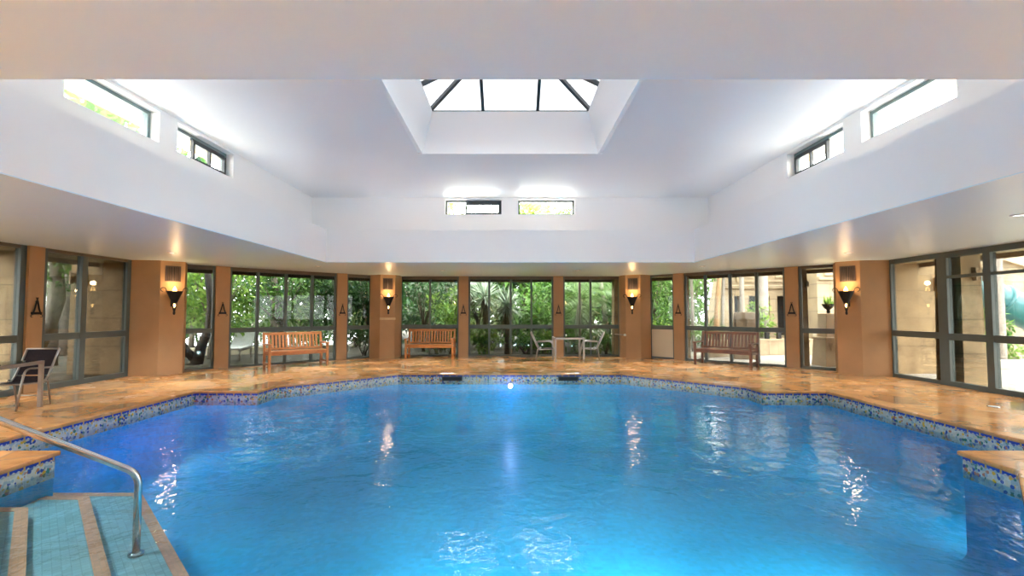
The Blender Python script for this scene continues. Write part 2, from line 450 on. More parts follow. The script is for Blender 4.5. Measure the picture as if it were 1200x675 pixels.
for f in fs: bm.faces.new([nv[i] for i in f]).smooth = True
bmesh.ops.remove_doubles(bm, verts=bm.verts, dist=.001)
bmesh.ops.recalc_face_normals(bm, faces=bm.faces)
if sum(f.normal.z*f.calc_area() for f in bm.faces) < 0: bmesh.ops.reverse_faces(bm, faces=bm.faces)
for f in bm.faces: f.smooth = True
bm.to_mesh(bo.data); bm.free()
tag(bo, 'bright blue mosaic pool floor and walls under the water', 'pool', kind='structure')
wt = fill_mesh([offset_poly(POOL, -.001)], WL, 'pool_water', WATER)
tag(wt, 'clear rippled blue swimming pool water', 'water', kind='structure')

# entry steps in the near left corner
st = thing('pool_steps', (-4.6, 4.28, PFLOOR), 'submerged grey mosaic entry steps with terracotta edges beside the handrail', 'steps')
STEPS = [([(-4.60, 4.27), (-4.28, 4.27), (-2.36, 2.36), (-2.62, 2.36)], -.31, [1, 2]),
         ([(-4.60, 4.27), (-4.63, 4.79), (-4.2, 4.79), (-1.77, 2.36), (-2.36, 2.36), (-4.28, 4.27)], -.41, [2, 3]),
         ([(-5.5, 4.91), (-5.5, 5.17), (-3.97, 5.17), (-1.16, 2.36), (-1.77, 2.36), (-4.2, 4.79), (-4.63, 4.79), (-4.665, 4.91)], -.52, [2, 3])]
for poly, z, k in STEPS:
    t = MB(st.location).prism(poly, PFLOOR, z).build('tread', STEPM, st)
    i0 = k[0]; pa, pb, pc = (Vector(poly[i]) for i in (i0-1, i0, i0+1))
    w = .085
    d1 = (pb-pa).normalized(); d2 = (pc-pb).normalized()
    n1 = Vector((d1.y, -d1.x)); n2 = Vector((d2.y, -d2.x))
    if n1.y > 0: n1 = -n1
    if n2.x > 0: n2 = -n2
    cm = pb + (n1+n2)*(w/(1+n1.dot(n2)))
    nm = MB(st.location)
    for q in ([pa, pb, cm, pa+n1*w], [pb, pc, pc+n2*w, cm]): nm.prism([tuple(p) for p in q], z-.01, z+.004)
    no = nm.build('nosing', NOSE, t); no['label'] = 'terracotta edge strip of a step'

# handrail
hr = thing('handrail', (-3.0, 3.87, -.52), 'bent stainless steel handrail descending into the pool over the steps', 'handrail')
pts = []
def arc(p0, p1, p2, r, n=7):
    p0, p1, p2 = Vector(p0), Vector(p1), Vector(p2)
    a = (p0-p1).normalized(); b = (p2-p1).normalized()
    s = p1+a*r; e = p1+b*r
    return [(1-t)**2*s+2*t*(1-t)*p1+t*t*e for t in [i/n for i in range(n+1)]]
k0, k1, k2, k3 = (-3.0, 3.87, -.50), (-3.0, 3.87, .125), (-3.83, 3.04, .945), (-4.02, 2.85, 0.)
pts = [k0]+arc(k0, k1, k2, .10)+arc(k1, k2, k3, .10)+[k3]
MB(hr.location).tube(pts, .027, 14).build('rail', STEEL, hr, True)
MB(hr.location).lathe([(.055, -.515), (.055, -.50), (.03, -.492)], 16, (k0[0], k0[1], 0)).build('base_flange', STEEL, hr, True)
MB(hr.location).lathe([(.055, .006), (.055, .02), (.03, .03)], 16, (k3[0], k3[1], 0)).build('base_flange', STEEL, hr, True)

# skimmers and underwater lamps
def skimmer(x, label):
    o = thing('skimmer', (x, 11.13, -.16), label, 'skimmer', group='skimmers in the far pool wall')
    MB().span((-.22, -.03, 0), (.22, .015, .075)).build('opening', BLACK, o)
    f = MB()
    for a, b in (((-.24, -.04, -.012), (.24, .01, 0)), ((-.24, -.04, .075), (.24, .01, .087)), ((-.24, -.04, -.012), (-.22, .01, .087)), ((.22, -.04, -.012), (.24, .01, .087))): f.span(a, b)
    f.build('surround', simple('dark_grey_plastic', (.05, .06, .075), .5), o)
    return o
skimmer(-1.36, 'black slot skimmer in the far pool wall below the varnished bench')
skimmer(1.36, 'black slot skimmer in the far pool wall in front of the small table')

def pool_lamp(loc, rz, label, col, power, tilt=.5, size=2.0, halo=False):
    o = thing('pool_light', loc, label, 'pool light', rz)
    MB().lathe([(.075, -.0), (.075, .02), (.06, .03)], 20, (0, 0, 0), 'y').build('rim', STEEL, o, True)
    MB().lathe([(.058, .025), (.045, .04), (.0, .05)], 20, (0, 0, 0), 'y').build('lens', POOLLAMP, o, True)
    l = bpy.data.lights.new('pool_lamp', 'POINT' if halo else 'SPOT'); l.energy = power; l.color = col; l.shadow_soft_size = .06
    if not halo: l.spot_size = size; l.spot_blend = 1.
    lo = bpy.data.objects.new('pool_lamp', l); COL.objects.link(lo); lo.parent = o
    lo.location = (0, -.14 if halo else -.07, 0); lo.rotation_euler = (-PI/2+tilt, 0, 0)
    return o
pool_lamp((0, 11.14, -.29), 0, 'glowing white underwater lamp centred in the far pool wall', (.20, .26, 1.), 2.5, halo=True)
CY_ = (.72, .97, 1.)  # lamps from here on are added to brighten the pool, except the violet one
for x, t in ((.3, 'centre'), (1.9, 'right')): pool_lamp((x, 2.36, -.5), PI, 'added underwater lamp in the near pool wall below the camera, '+t, CY_, 270)
for x, t in ((-.6, 'left of centre'), (1.1, 'right of centre')): pool_lamp((x, 2.36, -.5), PI, 'added narrow beamed underwater lamp in the near pool wall, '+t, CY_, 290, .13, .75)
pool_lamp((-1.02, 2.36, -.75), PI, 'added underwater lamp below the end of the entry steps', CY_, 170)
pool_lamp((3.65, 3.36, -.55), -PI*.75, 'added underwater lamp in the near diagonal pool wall at right', CY_, 120)
pool_lamp((3.1, 2.82, -.55), -PI*.68, 'added narrow beamed underwater lamp in the near diagonal pool wall at right', CY_, 300, .13, .8)
pool_lamp((-5.3, 4.915, -.5), PI, 'underwater lamp casting violet light in the left pool bay', (.72, .16, 1.), 360, .8, 2.4)
pool_lamp((-4.9, 4.915, -.6), PI*1.08, 'added underwater lamp in the near wall of the left pool bay', CY_, 30, .45, 1.6)
pool_lamp((5.2, 4.915, -.5), PI*.93, 'added underwater lamp in the near wall of the right pool bay', CY_, 12, .55, 2.6)

# ------------------------------------------------------------------ ceiling, bulkhead, clerestory, skylight
def ring4(name, mat, x0, x1, ay, by, cy_, dy, z0, z1):
    """square ring: outer x1, [ay,by]; inner x0, [cy_,dy]"""
    o = [(x1, ay), (x1, by), (-x1, by), (-x1, ay)]; i = [(x0, cy_), (x0, dy), (-x0, dy), (-x0, cy_)]
    return ring_prism(name, mat, o, i, z0, z1)
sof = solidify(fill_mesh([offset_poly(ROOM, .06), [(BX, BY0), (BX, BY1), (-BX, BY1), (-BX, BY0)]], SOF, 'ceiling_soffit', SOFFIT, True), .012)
tag(sof, 'low white ceiling soffit around the raised central ceiling', 'ceiling', kind='structure')
tag(ring4('ceiling_bulkhead', WHITE, BX, BX+.06, BY0-.06, BY1+.06, BY0, BY1, SOF+.012, LEDGE), 'white bulkhead band around the raised ceiling', 'bulkhead', kind='structure')
tag(ring4('ceiling_ledge', WHITE, BX+.06, 5.3, 1.4, 12.05, BY0-.06, BY1+.06, SOF+.13, LEDGE), 'white ledge on top of the bulkhead under the clerestory windows', 'ledge', kind='structure')

# clerestory walls, each with its two window openings
def clere_wall(name, A, B, opens, z0, z1, th, label):
    """wall from A to B (inner face), openings (s0,s1,za,zb); local x along the wall, +y outwards"""
    A = Vector(A); B = Vector(B); d = B-A; ln = d.length; ang = math.atan2(d.y, d.x)
    o = thing(name, (A.x, A.y, z0), label, 'wall', ang, kind='structure')
    m = MB(); xs = 0
    for s0, s1, za, zb in opens:
        m.span((xs, 0, 0), (s0, th, z1-z0)); m.span((s0, 0, 0), (s1, th, za-z0)); m.span((s0, 0, zb-z0), (s1, th, z1-z0)); xs = s1
    m.span((xs, 0, 0), (ln, th, z1-z0)); m.build('plaster', WHITE, o)
    return o, ang
ZA, ZB = 3.80, 4.235
YO = [(5.10, 6.51), (6.87, 8.28)]
ops_far = [(UX-1.62, UX-.22, ZA+.06, ZB), (UX+.20, UX+1.60, ZA+.06, ZB)]
# far wall runs from +x to -x so its local +y ... inner faces look to the room
wf, af = clere_wall('wall_far', (-UX, UY1, 0), (UX, UY1, 0), ops_far, LEDGE-.02, CEIL+.1, .26, 'white upper wall over the far bulkhead')
wr, ar = clere_wall('wall_right', (UX, UY1, 0), (UX, UY0, 0), [(UY1-b, UY1-a, ZA, ZB) for a, b in YO[::-1]], LEDGE-.02, CEIL+.1, .26, 'white upper wall over the right bulkhead')
wl, al = clere_wall('wall_left', (-UX, UY0, 0), (-UX, UY1, 0), [(a-UY0, b-UY0, ZA, ZB) for a, b in YO], LEDGE-.02, CEIL+.1, .26, 'white upper wall over the left bulkhead')
wn_, an = clere_wall('wall_near', (UX, UY0, 0), (-UX, UY0, 0), ops_far, LEDGE-.02, CEIL+.1, .26, 'white upper wall over the near bulkhead')

wcount = [0]
def window(A, B, z0, z1, label, mull=(), rails=(), fw=.055, dp=.08, fmat=FRAME, head=None, sash=None, mw=None, panel=None, glassmat=GLASS, name=None, cat='window', sill=None):
    """glazed frame from A to B; local x along it; parts: frame, mullion, rail, sash, glass"""
    wcount[0] += 1
    A = Vector((A[0], A[1])); B = Vector((B[0], B[1])); d = B-A; ln = d.length
    o = thing(name or 'window_%d' % wcount[0], (A.x, A.y, z0), label, cat, math.atan2(d.y, d.x), kind='structure')
    h = z1-z0; hw = head or fw; sw = sill or fw; y0, y1 = -dp/2, dp/2; mw = mw or fw
    f = MB().span((0, y0, 0), (fw, y1, h)).span((ln-fw, y0, 0), (ln, y1, h)).span((fw, y0, 0), (ln-fw, y1, sw))
    if not head: f.span((fw, y0, h-fw), (ln-fw, y1, h))
    f.build('frame', fmat, o)
    if head: MB().span((fw, y0+.005, h-head), (ln-fw, y1-.005, h)).build('window_head', HEAD, o)
    for s in mull: MB().span((s-mw/2, y0-.006, sw), (s+mw/2, y1+.006, h-hw)).build('mullion', fmat, o)
    xs = [fw]+[s for s in mull]+[ln-fw]
    for zc, rh in rails:
        r = MB()
        for a, b in zip(xs[:-1], xs[1:]):
            a2 = a+(mw/2 if a != fw else 0); b2 = b-(mw/2 if b != ln-fw else 0)
            r.span((a2, y0+.004, zc-z0-rh/2), (b2, y1-.004, zc-z0+rh/2))
        r.build('rail', fmat, o)
    gz = sw
    if panel:
        MB().span((fw, -.02, sw), (ln-fw, .02, panel-z0)).build('infill_panel', CREAM, o)['label'] = 'cream infill panel'
        gz = panel-z0
    MB().span((fw*.6, -.004, gz*.9), (ln-fw*.6, .004, h-hw*.8)).build('glass', glassmat, o)
    if sash:
        a, b = sash; q = MB(); t = .045; zt = h-fw-.035
        q.span((a, y0-.03, fw), (a+t, y0+.02, zt)); q.span((b-t, y0-.03, fw), (b, y0+.02, zt)); q.span((a+t, y0-.03, fw), (b-t, y0+.02, fw+t*.6)); q.span((a+t, y0-.03, zt-t), (b-t, y0+.02, zt))
        q.span(((a+b)/2-.018, y0-.03, fw+t*.6), ((a+b)/2+.018, y0+.02, zt-t)); q.span((a, y0, zt), (b, y0+.03, h-fw))
        q.build('sash', DARKFRAME, o)
    return o
RAILS = [(.965, .125)]
# clerestory windows
yo = UY1+.17
window((-1.62, yo), (-.22, yo), ZA+.06, ZB, 'small clerestory window with a dark sliding sash high in the far wall', fw=.035, fmat=DARKFRAME, sash=(.50, 1.37), glassmat=CLEAR)
window((.20, yo), (1.60, yo), ZA+.06, ZB, 'small plain single pane clerestory window high in the far wall', fw=.035, fmat=DARKFRAME, glassmat=CLEAR)
window((-1.62, UY0-.17), (-.22, UY0-.17), ZA+.06, ZB, 'clerestory window high in the wall behind the camera, first', fw=.035, fmat=DARKFRAME, glassmat=CLEAR)
window((.20, UY0-.17), (1.60, UY0-.17), ZA+.06, ZB, 'clerestory window high in the wall behind the camera, second', fw=.035, fmat=DARKFRAME, glassmat=CLEAR)
for sx, side in ((-1, 'left'), (1, 'right')):
    X = sx*(UX+.17)
    def seg(a, b): return ((X, a), (X, b)) if sx < 0 else ((X, b), (X, a))
    A, B = seg(*YO[0]); window(A, B, ZA, ZB, 'plain clerestory window in the %s upper wall, nearer one' % side, fw=.05, fmat=TEALFRAME, glassmat=CLEAR)
    A, B = seg(*YO[1]); window(A, B, ZA, ZB, 'clerestory window with a dark sliding sash in the %s upper wall' % side, fw=.05, fmat=TEALFRAME, sash=(.50, 1.36) if sx < 0 else (.05, .9), glassmat=CLEAR)

W0, W1, WZ = 1.645, 1.44, 4.965
cl = solidify(fill_mesh([[(UX+.2, UY0-.2), (UX+.2, UY1+.2), (-UX-.2, UY1+.2), (-UX-.2, UY0-.2)],
                         [(W0, CY-W0), (W0, CY+W0), (-W0, CY+W0), (-W0, CY-W0)]], CEIL, 'ceiling', WHITE, True), .09)
tag(cl, 'flat white raised ceiling around the skylight', 'ceiling', kind='structure')
wm = MB()
lo = [(W0, CY-W0), (W0, CY+W0), (-W0, CY+W0), (-W0, CY-W0)]; hi = [(W1, CY-W1), (W1, CY+W1), (-W1, CY+W1), (-W1, CY-W1)]
for i in range(4):
    j = (i+1) % 4
    wm.add([(*lo[i], CEIL), (*lo[j], CEIL), (*hi[j], WZ), (*hi[i], WZ)], [(0, 3, 2, 1)])
ws = wm.build('ceiling_skylight_well', WHITE); solidify(ws, -.08)
tag(ws, 'tapered white well below the pyramid skylight', 'skylight well', kind='structure')
sk = thing('skylight', (0, CY, WZ), 'pyramid skylight with dark glazing bars over the pool', 'skylight', kind='structure')
RISE = .70
bars = [((sx*W1, sy*W1, 0), (0, 0, RISE)) for sx in (-1, 1) for sy in (-1, 1)]
t3 = W1/3
for k in (-t3, t3):
    for sgn in (-1, 1):
        f = 1-abs(k)/W1
        bars.append(((k, sgn*W1, 0), (k, sgn*abs(k), RISE*f)))
        bars.append(((sgn*W1, k, 0), (sgn*abs(k), k, RISE*f)))
for a, b in bars: MB().bar(a, b, .055, .06).build('glazing_bar', DARKFRAME, sk)
for i in range(4):
    c, s = math.cos(i*PI/2), math.sin(i*PI/2)
    def R2(p): return (p[0]*c-p[1]*s, p[0]*s+p[1]*c, p[2])
    MB().add([R2((-W1, W1, .03)), R2((W1, W1, .03)), R2((0, 0, RISE+.03)), R2((-W1, W1, .038)), R2((W1, W1, .038)), R2((0, 0, RISE+.038))],
             [(0, 1, 2), (5, 4, 3), (0, 3, 4, 1), (1, 4, 5, 2), (2, 5, 3, 0)]).build('glass', SKYGLASS, sk)
kb = MB()
for i in range(4):
    c, s = math.cos(i*PI/2), math.sin(i*PI/2)
    def R2(p): return (p[0]*c-p[1]*s, p[0]*s+p[1]*c, p[2])
    pp = [R2((x, y, z)) for z in (-.02, .03) for x, y in ((-W1-.12, W1), (W1, W1), (W1, W1+.12), (-W1-.12, W1+.12))]
    kb.add(pp, [(3, 2, 1, 0), (4, 5, 6, 7), (0, 1, 5, 4), (1, 2, 6, 5), (2, 3, 7, 6), (3, 0, 4, 7)])
kb.build('kerb', DARKFRAME, sk)

ring_ = lambda e: [(UX+e, UY0-e), (UX+e, UY1+e), (-UX-e, UY1+e), (-UX-e, UY0-e)]
uo = ring_prism('roof_overhang', EAVE, ring_(.95), ring_(.20), CEIL+.09, CEIL+.20)
tag(uo, 'tan roof overhang above the clerestory windows', 'roof overhang', kind='structure')
# added lamp strips on the ledge, out of view, to brighten the ceiling
def cove(x, y, rz, label):
    o = thing('fill_light', (x, y, LEDGE), label, 'cove light', rz, 'cove lights on the bulkhead ledge')
    MB().span((-3.6, -.04, 0), (3.6, .04, .03)).build('channel', ALU, o)
    MB().span((-3.58, -.025, .03), (3.58, .025, .036)).build('diffuser', FILL_LENS, o)
    l = bpy.data.lights.new('fill_lamp', 'AREA'); l.shape = 'RECTANGLE'; l.size = 7.1; l.size_y = .05; l.energy = 7.; l.color = (.97, .98, 1.)
    lo = bpy.data.objects.new('fill_lamp', l); COL.objects.link(lo); lo.parent = o; lo.location = (0, 0, .05); lo.rotation_euler = (PI+.95, 0, 0)
cove(0, BY1+.22, 0, 'added fill lamp strip lying on the far bulkhead ledge')
cove(0, BY0-.22, PI, 'added fill lamp strip lying on the near bulkhead ledge')
cove(BX+.22, CY, -PI/2, 'added fill lamp strip lying on the right bulkhead ledge')
cove(-BX-.22, CY, PI/2, 'added fill lamp strip lying on the left bulkhead ledge')

# ------------------------------------------------------------------ columns and pilasters
def column(poly, label, name='column'):
    c = (sum(p[0] for p in poly)/len(poly), sum(p[1] for p in poly)/len(poly))
    o = MB((c[0], c[1], 0)).prism(poly, 0, SOF+.02).build(name, OCHRE)
    return tag(o, label, 'column', kind='structure')
near_col = [(8.66, 10.60), (7.95, 10.70), (7.64, 11.06), (7.93, 11.56), (8.1, 11.72), (8.55, 11.4), (8.66, 10.95)]
far_col = [(4.40, 14.86), (4.05, 14.68), (3.63, 14.86), (3.54, 15.12), (3.56, 15.56), (3.9, 15.5), (4.5, 15.05)]
mir = lambda p: [(-x, y) for x, y in p]
column(mir(near_col), 'broad ochre column with lit sconce left of the varnished bench by the left window')
column(near_col, 'broad ochre column with sconce beside the right glass wall')
column(mir(far_col), 'ochre corner column with sconce and ledge left of the far windows')
column(far_col, 'ochre corner column with sconce right of the far windows')

nearm = lambda p: [(x, 2*CY-y) for x, y in p]
column(nearm(mir(far_col)), 'ochre corner column with sconce behind the camera at left')
column(nearm(far_col), 'ochre corner column with sconce behind the camera at right')
def along(A, B, s):
    A = Vector(A); B = Vector(B); d = (B-A).normalized(); p = A+d*s; return (p.x, p.y)
dl = lambda s: along((-D0[0], D0[1]), (-D1[0], D1[1]), s)
dr = lambda s: along(D0, D1, s)
def pilaster(A, B, label):
    A = Vector(A); B = Vector(B); d = (B-A).normalized(); n = Vector((-d.y, d.x))
    c = (A+B)/2
    if n.dot(Vector((0, CY))-c) < 0: n = -n
    poly = [A+n*.10, B+n*.10, B-n*.16, A-n*.16]
    o = MB((c.x, c.y, 0)).prism([tuple(p) for p in poly], 0, SOF+.02).build('pilaster', OCHRE)
    tag(o, label, 'pilaster', kind='structure'); return c+n*.10, n
PIL = []
PIL.append(pilaster((-XW, 8.31), (-XW, 8.59), 'ochre pilaster in the left glass wall behind the patio chair'))
PIL.append(pilaster(dl(.62), dl(.94), 'ochre pilaster between left column and bench window'))
PIL.append(pilaster(dl(3.78), dl(4.09), 'ochre pilaster right of the left varnished bench'))
PIL.append(pilaster((-1.68, YF), (-1.37, YF), 'ochre pilaster in the far wall right of the middle bench'))
PIL.append(pilaster((1.41, YF), (1.73, YF), 'ochre pilaster in the far wall behind the small table'))
PIL.append(pilaster(dr(3.77), dr(4.09), 'ochre pilaster left of the dark red bench'))
PIL.append(pilaster(dr(.77), dr(1.07), 'ochre pilaster right of the dark red bench'))

# ------------------------------------------------------------------ main glazing
HD = .10
window((-XW, 8.59), (-XW, 10.62), .0, SOF, 'two bay window in the left wall showing sandstone blocks', mull=(.87,), rails=RAILS, fw=.10, head=.06, mw=.12, dp=.10)
window((-XW, 3.0), (-XW, 8.31), .0, SOF, 'long window in the left wall behind the glass patio table', mull=(1.6, 3.0, 4.2), rails=RAILS, fw=.10, head=.06, mw=.12, dp=.10)
window(dl(-.05), dl(.62), 0, SOF, 'narrow window right of the left column with a dark trunk outside', rails=RAILS, head=HD)
window(dl(.94), dl(3.78), 0, SOF, 'four bay window behind the left varnished bench', mull=(.68, 1.40, 2.12), rails=RAILS, head=HD, mw=.07)
window(dl(4.09), dl(4.93), 0, SOF, 'narrow window left of the far corner column with the ledge', rails=RAILS, head=HD)
window((-3.6, YF), (-1.68, YF), 0, SOF, 'two bay far window behind the middle bench', mull=(.97,), rails=RAILS, head=HD, mw=.05)
window((-1.37, YF), (1.41, YF), 0, SOF, 'four bay far window facing the spiky silver plant', mull=(.68, 1.385, 2.06), rails=RAILS, head=HD, mw=.06)
window((1.73, YF), (3.6, YF), 0, SOF, 'two bay far window behind the small table and chairs', mull=(.90,), rails=RAILS, head=HD, mw=.055)
window(dr(4.90), dr(4.09), 0, SOF, 'narrow window with cream lower panel right of the far corner column', rails=RAILS, head=.07, panel=.95)
window(dr(3.77), dr(1.07), 0, SOF, 'four bay window behind the dark red bench facing the courtyard', mull=(.62, 1.31, 2.0), rails=RAILS, head=.09, mw=.07)
window(dr(.77), dr(-.05), 0, SOF, 'narrow window left of the right column facing the torch pedestal', rails=RAILS, head=.07, fw=.07)
window((XW, 10.68), (XW, 9.34), 0, SOF, 'single bay window in the right wall showing a sandstone wall', rails=RAILS, fw=.10, dp=.10, sill=.07)
window((XW, 9.34), (XW, 6.75), 0, SOF, 'glazed door with transom in the right wall facing the teal slide', mull=(.90, 1.75), rails=[(.955, .13), (2.12, .055)], fw=.11, dp=.10, mw=.13, name='door_1', cat='door', sill=.09)
window((XW, 6.75), (XW, 3.0), 0, SOF, 'long window in the right wall toward the camera', mull=(1.2, 2.4), rails=RAILS, fw=.10, dp=.10)
# solid walls behind the camera
def solid(A, B, name, label, th=.15, mat=OCHRE):
    A = Vector(A); B = Vector(B); d = (B-A).normalized(); n = Vector((d.y, -d.x))
    poly = [A, B, B+n*th, A+n*th]; c = (A+B)/2
    return tag(MB((c.x, c.y, 0)).prism([tuple(p) for p in poly], -.02, SOF+.06).build(name, mat), label, 'wall', kind='structure')
solid((-XW, 3.0), (-XW, 1.9), 'wall_left_end', 'short ochre wall at the near end of the left glazing')
solid((XW, 1.9), (XW, 3.0), 'wall_right_end', 'short ochre wall at the near end of the right glazing')
solid((-XW, 1.9), (-4.4, YN), 'wall_near_left', 'white diagonal wall behind the camera at left', mat=WHITE)
solid((4.4, YN), (XW, 1.9), 'wall_near_right', 'white diagonal wall behind the camera at right', mat=WHITE)
solid((-4.4, YN), (4.4, YN), 'wall_near_centre', 'white wall directly behind the camera', mat=WHITE)

# eaves outside
ev = ring_prism('roof_eaves', EAVE, offset_poly(ROOM, 1.15), offset_poly(ROOM, .07), 2.60, 2.70)
tag(ev, 'cream roof overhang outside the glass walls', 'eaves', kind='structure')
fa = ring_prism('roof_fascia', BROWN, offset_poly(ROOM, 1.22), offset_poly(ROOM, 1.15), 2.50, 3.28)
tag(fa, 'brown fascia board along the roof edge', 'fascia', kind='structure')
rf = solidify(fill_mesh([offset_poly(ROOM, 1.2), [(5.22, 1.5), (5.22, 11.9), (-5.22, 11.9), (-5.22, 1.5)]], 3.25, 'roof', ROOFPALE), .06)
tag(rf, 'low roof over the pool hall surround', 'roof', kind='structure')

# ------------------------------------------------------------------ wall fittings
def frame_at(a, b):
    """midpoint and outward angle of a wall face a->b looking to the room; local -y points to the room"""
    a = Vector(a); b = Vector(b); c = (a+b)/2; d = (b-a).normalized(); n = Vector((-d.y, d.x))
    if n.dot(Vector((0, CY))-c) < 0: n = -n
    return c, n, math.atan2(n.x, -n.y)

def make_sconce(loc, rz, label, power=5.):
    o = thing('wall_sconce', loc, label, 'sconce', rz, 'torch sconces on the ochre columns')
    # cup: open cone of riveted straps; origin at cup-rim height on the wall face
    MB().lathe([(.045, -.27), (.155, 0), (.162, 0), (.165, .012), (.150, .012), (.04, -.262)], 20, (0, -.17, 0)).build('cup', IRON, o)
    cg = MB()
    for k in range(4):
        a = k*PI/2+PI/4
        cg.tube([(.05*math.cos(a), -.17+.05*math.sin(a), -.265), (.035*math.cos(a), -.17+.035*math.sin(a), -.36), (.02*math.cos(a), -.17+.02*math.sin(a), -.41)], .008, 6)
    cg.build('cage', IRON, o)
    MB().lathe([(.0, -.53), (.018, -.52), (.028, -.49), (.02, -.44), (.034, -.40), (.02, -.385), (0, -.38)], 12, (0, -.17, 0)).build('finial', IRON, o, True)
    MB().lathe([(.012, -.355), (.024, -.33), (.024, -.295), (.015, -.275)], 10, (0, -.17, 0)).build('lower_lamp', FLAME, o, True)
    MB().lathe([(.03, -.01), (.045, .03), (.034, .07), (.014, .11), (0, .135)], 12, (0, -.17, 0)).build('flame_bulb', FLAME, o, True)
    for s in (-1, 1):
        p = [(s*.13, -.17, -.05)]
        for i in range(11):
            a = PI*.95-i*(PI*1.45/10)
            p.append((s*(.215+.05*math.cos(a)), -.17, .045+.045*math.sin(a)))
        MB().tube(p, .009, 7).build('scroll_arm', IRON, o, True)
    MB().span((-.035, -.012, -.34), (.035, 0, .0)).bar((0, -.006, -.1), (0, -.09, -.16), .02, .02).bar((0, -.006, -.3), (0, -.12, -.32), .02, .02).build('wall_bracket', IRON, o)
    l = bpy.data.lights.new('sconce_lamp', 'POINT'); l.energy = power; l.color = (1., .66, .32); l.shadow_soft_size = .05
    lo = bpy.data.objects.new('sconce_lamp', l); COL.objects.link(lo); lo.parent = o; lo.location = (0, -.17, .2)
    return o
def make_vent(loc, rz, label):
    o = thing('wall_vent', loc, label, 'vent', rz, 'louvred vents at the column tops')
    f = MB()
    for a, b in (((-.15, -.02, 0), (-.13, 0, .36)), ((.13, -.02, 0), (.15, 0, .36)), ((-.13, -.02, 0), (.13, 0, .02)), ((-.13, -.02, .34), (.13, 0, .36)), ((-.012, -.02, .02), (.012, 0, .34))): f.span(a, b)
    f.build('frame', VENT, o)
    s_ = MB()
    for k in range(10):
        x = -.118+k*.0262
        if abs(x) > .015: s_.box((x, -.009, .18), (.012, .014, .32), Matrix.Rotation(.5, 3, 'Z'))
    s_.build('louvre', VENT, o)
    MB().span((-.13, -.003, .02), (.13, -.001, .34)).build('backing', BLACK, o)
    return o
faces = [((-7.95, 10.70), (-7.64, 11.06), 'on the broad ochre column at the left'),
         ((7.95, 10.70), (7.64, 11.06), 'on the broad ochre column at the right'),
         ((-4.05, 14.68), (-3.63, 14.86), 'on the far corner column above the pale ledge'),
         ((4.05, 14.68), (3.63, 14.86), 'on the far corner column beside the small table')]
faces += [((-4.05, 2*CY-14.68), (-3.63, 2*CY-14.86), 'on the unseen corner column behind the camera at left'),
          ((4.05, 2*CY-14.68), (3.63, 2*CY-14.86), 'on the unseen corner column behind the camera at right')]  # sconces on these two are added, at higher power, to light the near soffit
for a, b, txt in faces:
    c, n_, rz = frame_at(a, b)
    make_sconce((c.x, c.y, 1.90), rz, 'black iron torch sconce with glowing lamp '+txt, 5. if c.y > 3 else 20.)
    make_vent((c.x, c.y, 2.14), rz, 'brown louvred vent '+txt+', above the sconce')
c, n_, rz = frame_at((-4.05, 14.68), (-3.63, 14.86))
lg = thing('wall_ledge', (c.x, c.y, 1.20), 'small pale ledge on the far corner column under the sconce', 'ledge', rz)
MB().span((-.24, -.07, .0), (.24, .0, .07)).build('ledge_shelf', PALEWOOD, lg, bevel=.006)
MB().span((-.20, -.04, -.05), (.20, .0, .0)).build('ledge_bracket', OCHRE, lg)

def make_hook(loc, rz, label):
    o = thing('wall_bracket', loc, label, 'iron bracket', rz, 'iron brackets on the pilasters')
    m = MB()
    m.tube([(-.006, -.03, .30), (-.05, -.03, .10), (-.085, -.03, -.01)], .015, 7)
    m.tube([(.006, -.03, .30), (.05, -.03, .10), (.085, -.03, -.01)], .015, 7)
    m.build('upright', IRON, o, True)
    MB().span((-.10, -.045, -.02), (.10, -.005, .035)).build('crossbar', IRON, o)
    for s in (-1, 1):
        MB().tube([(s*.085, -.03, -.01)]+[(s*(.10+.028*math.cos(a)), -.03, -.055+.028*math.sin(a)) for a in [PI*.6-i*PI*1.3/7 for i in range(8)]], .007, 6).build('curl', IRON, o, True)
    MB().tube([(-.02, -.03, .36), (0, -.03, .29), (.02, -.03, .36)], .009, 6).bar((0, 0, .27), (0, -.035, .27), .02, .02).build('crook', IRON, o, True)
    return o
htxt = ['on the pilaster behind the patio chair', 'on the pilaster just right of the left column', 'on the pilaster right of the left varnished bench',
        'on the far pilaster right of the middle bench', 'on the far pilaster behind the small table', 'on the pilaster left of the dark red bench', 'on the pilaster right of the dark red bench']
for (p, n_), t in zip(PIL, htxt):
    make_hook((p.x, p.y, 1.405), math.atan2(n_.x, -n_.y), 'black iron A shaped bracket '+t).scale = (.82, 1, .80)

# downlights in the soffit (all but the first added for brightness) and a floor drain
def downlight(x, y, label, power=110):
    o = thing('downlight', (x, y, SOF), label, 'downlight', 0, 'downlights in the low ceiling')
    MB().lathe([(.085, 0), (.085, -.008), (.062, -.012), (.06, 0)], 24).build('trim_ring', WHITEPL, o, True)
    MB().lathe([(.058, -.004), (.0, -.004)], 24).build('lens', DOWNL, o)
    l = bpy.data.lights.new('downlight_lamp', 'SPOT'); l.energy = power; l.color = (.82, .92, 1.); l.spot_size = 1.9; l.spot_blend = .7; l.shadow_soft_size = .2
    lo = bpy.data.objects.new('downlight_lamp', l); COL.objects.link(lo); lo.parent = o; lo.location = (0, 0, -.03)
    return o
downlight(6.2, 5.7, 'glowing recessed downlight in the low ceiling at the right')
for x, y, t in ((-6.7, 9.3, 'before the left column'), (-4.9, 12.0, 'before the left varnished bench'), (-1.9, 13.2, 'before the middle bench'), (1.9, 13.2, 'before the small table'),
                (4.9, 12.0, 'before the dark red bench'), (6.7, 9.3, 'before the right column')):
    downlight(x, y, 'added recessed downlight in the low ceiling '+t, 170 if x > 5 else 290)
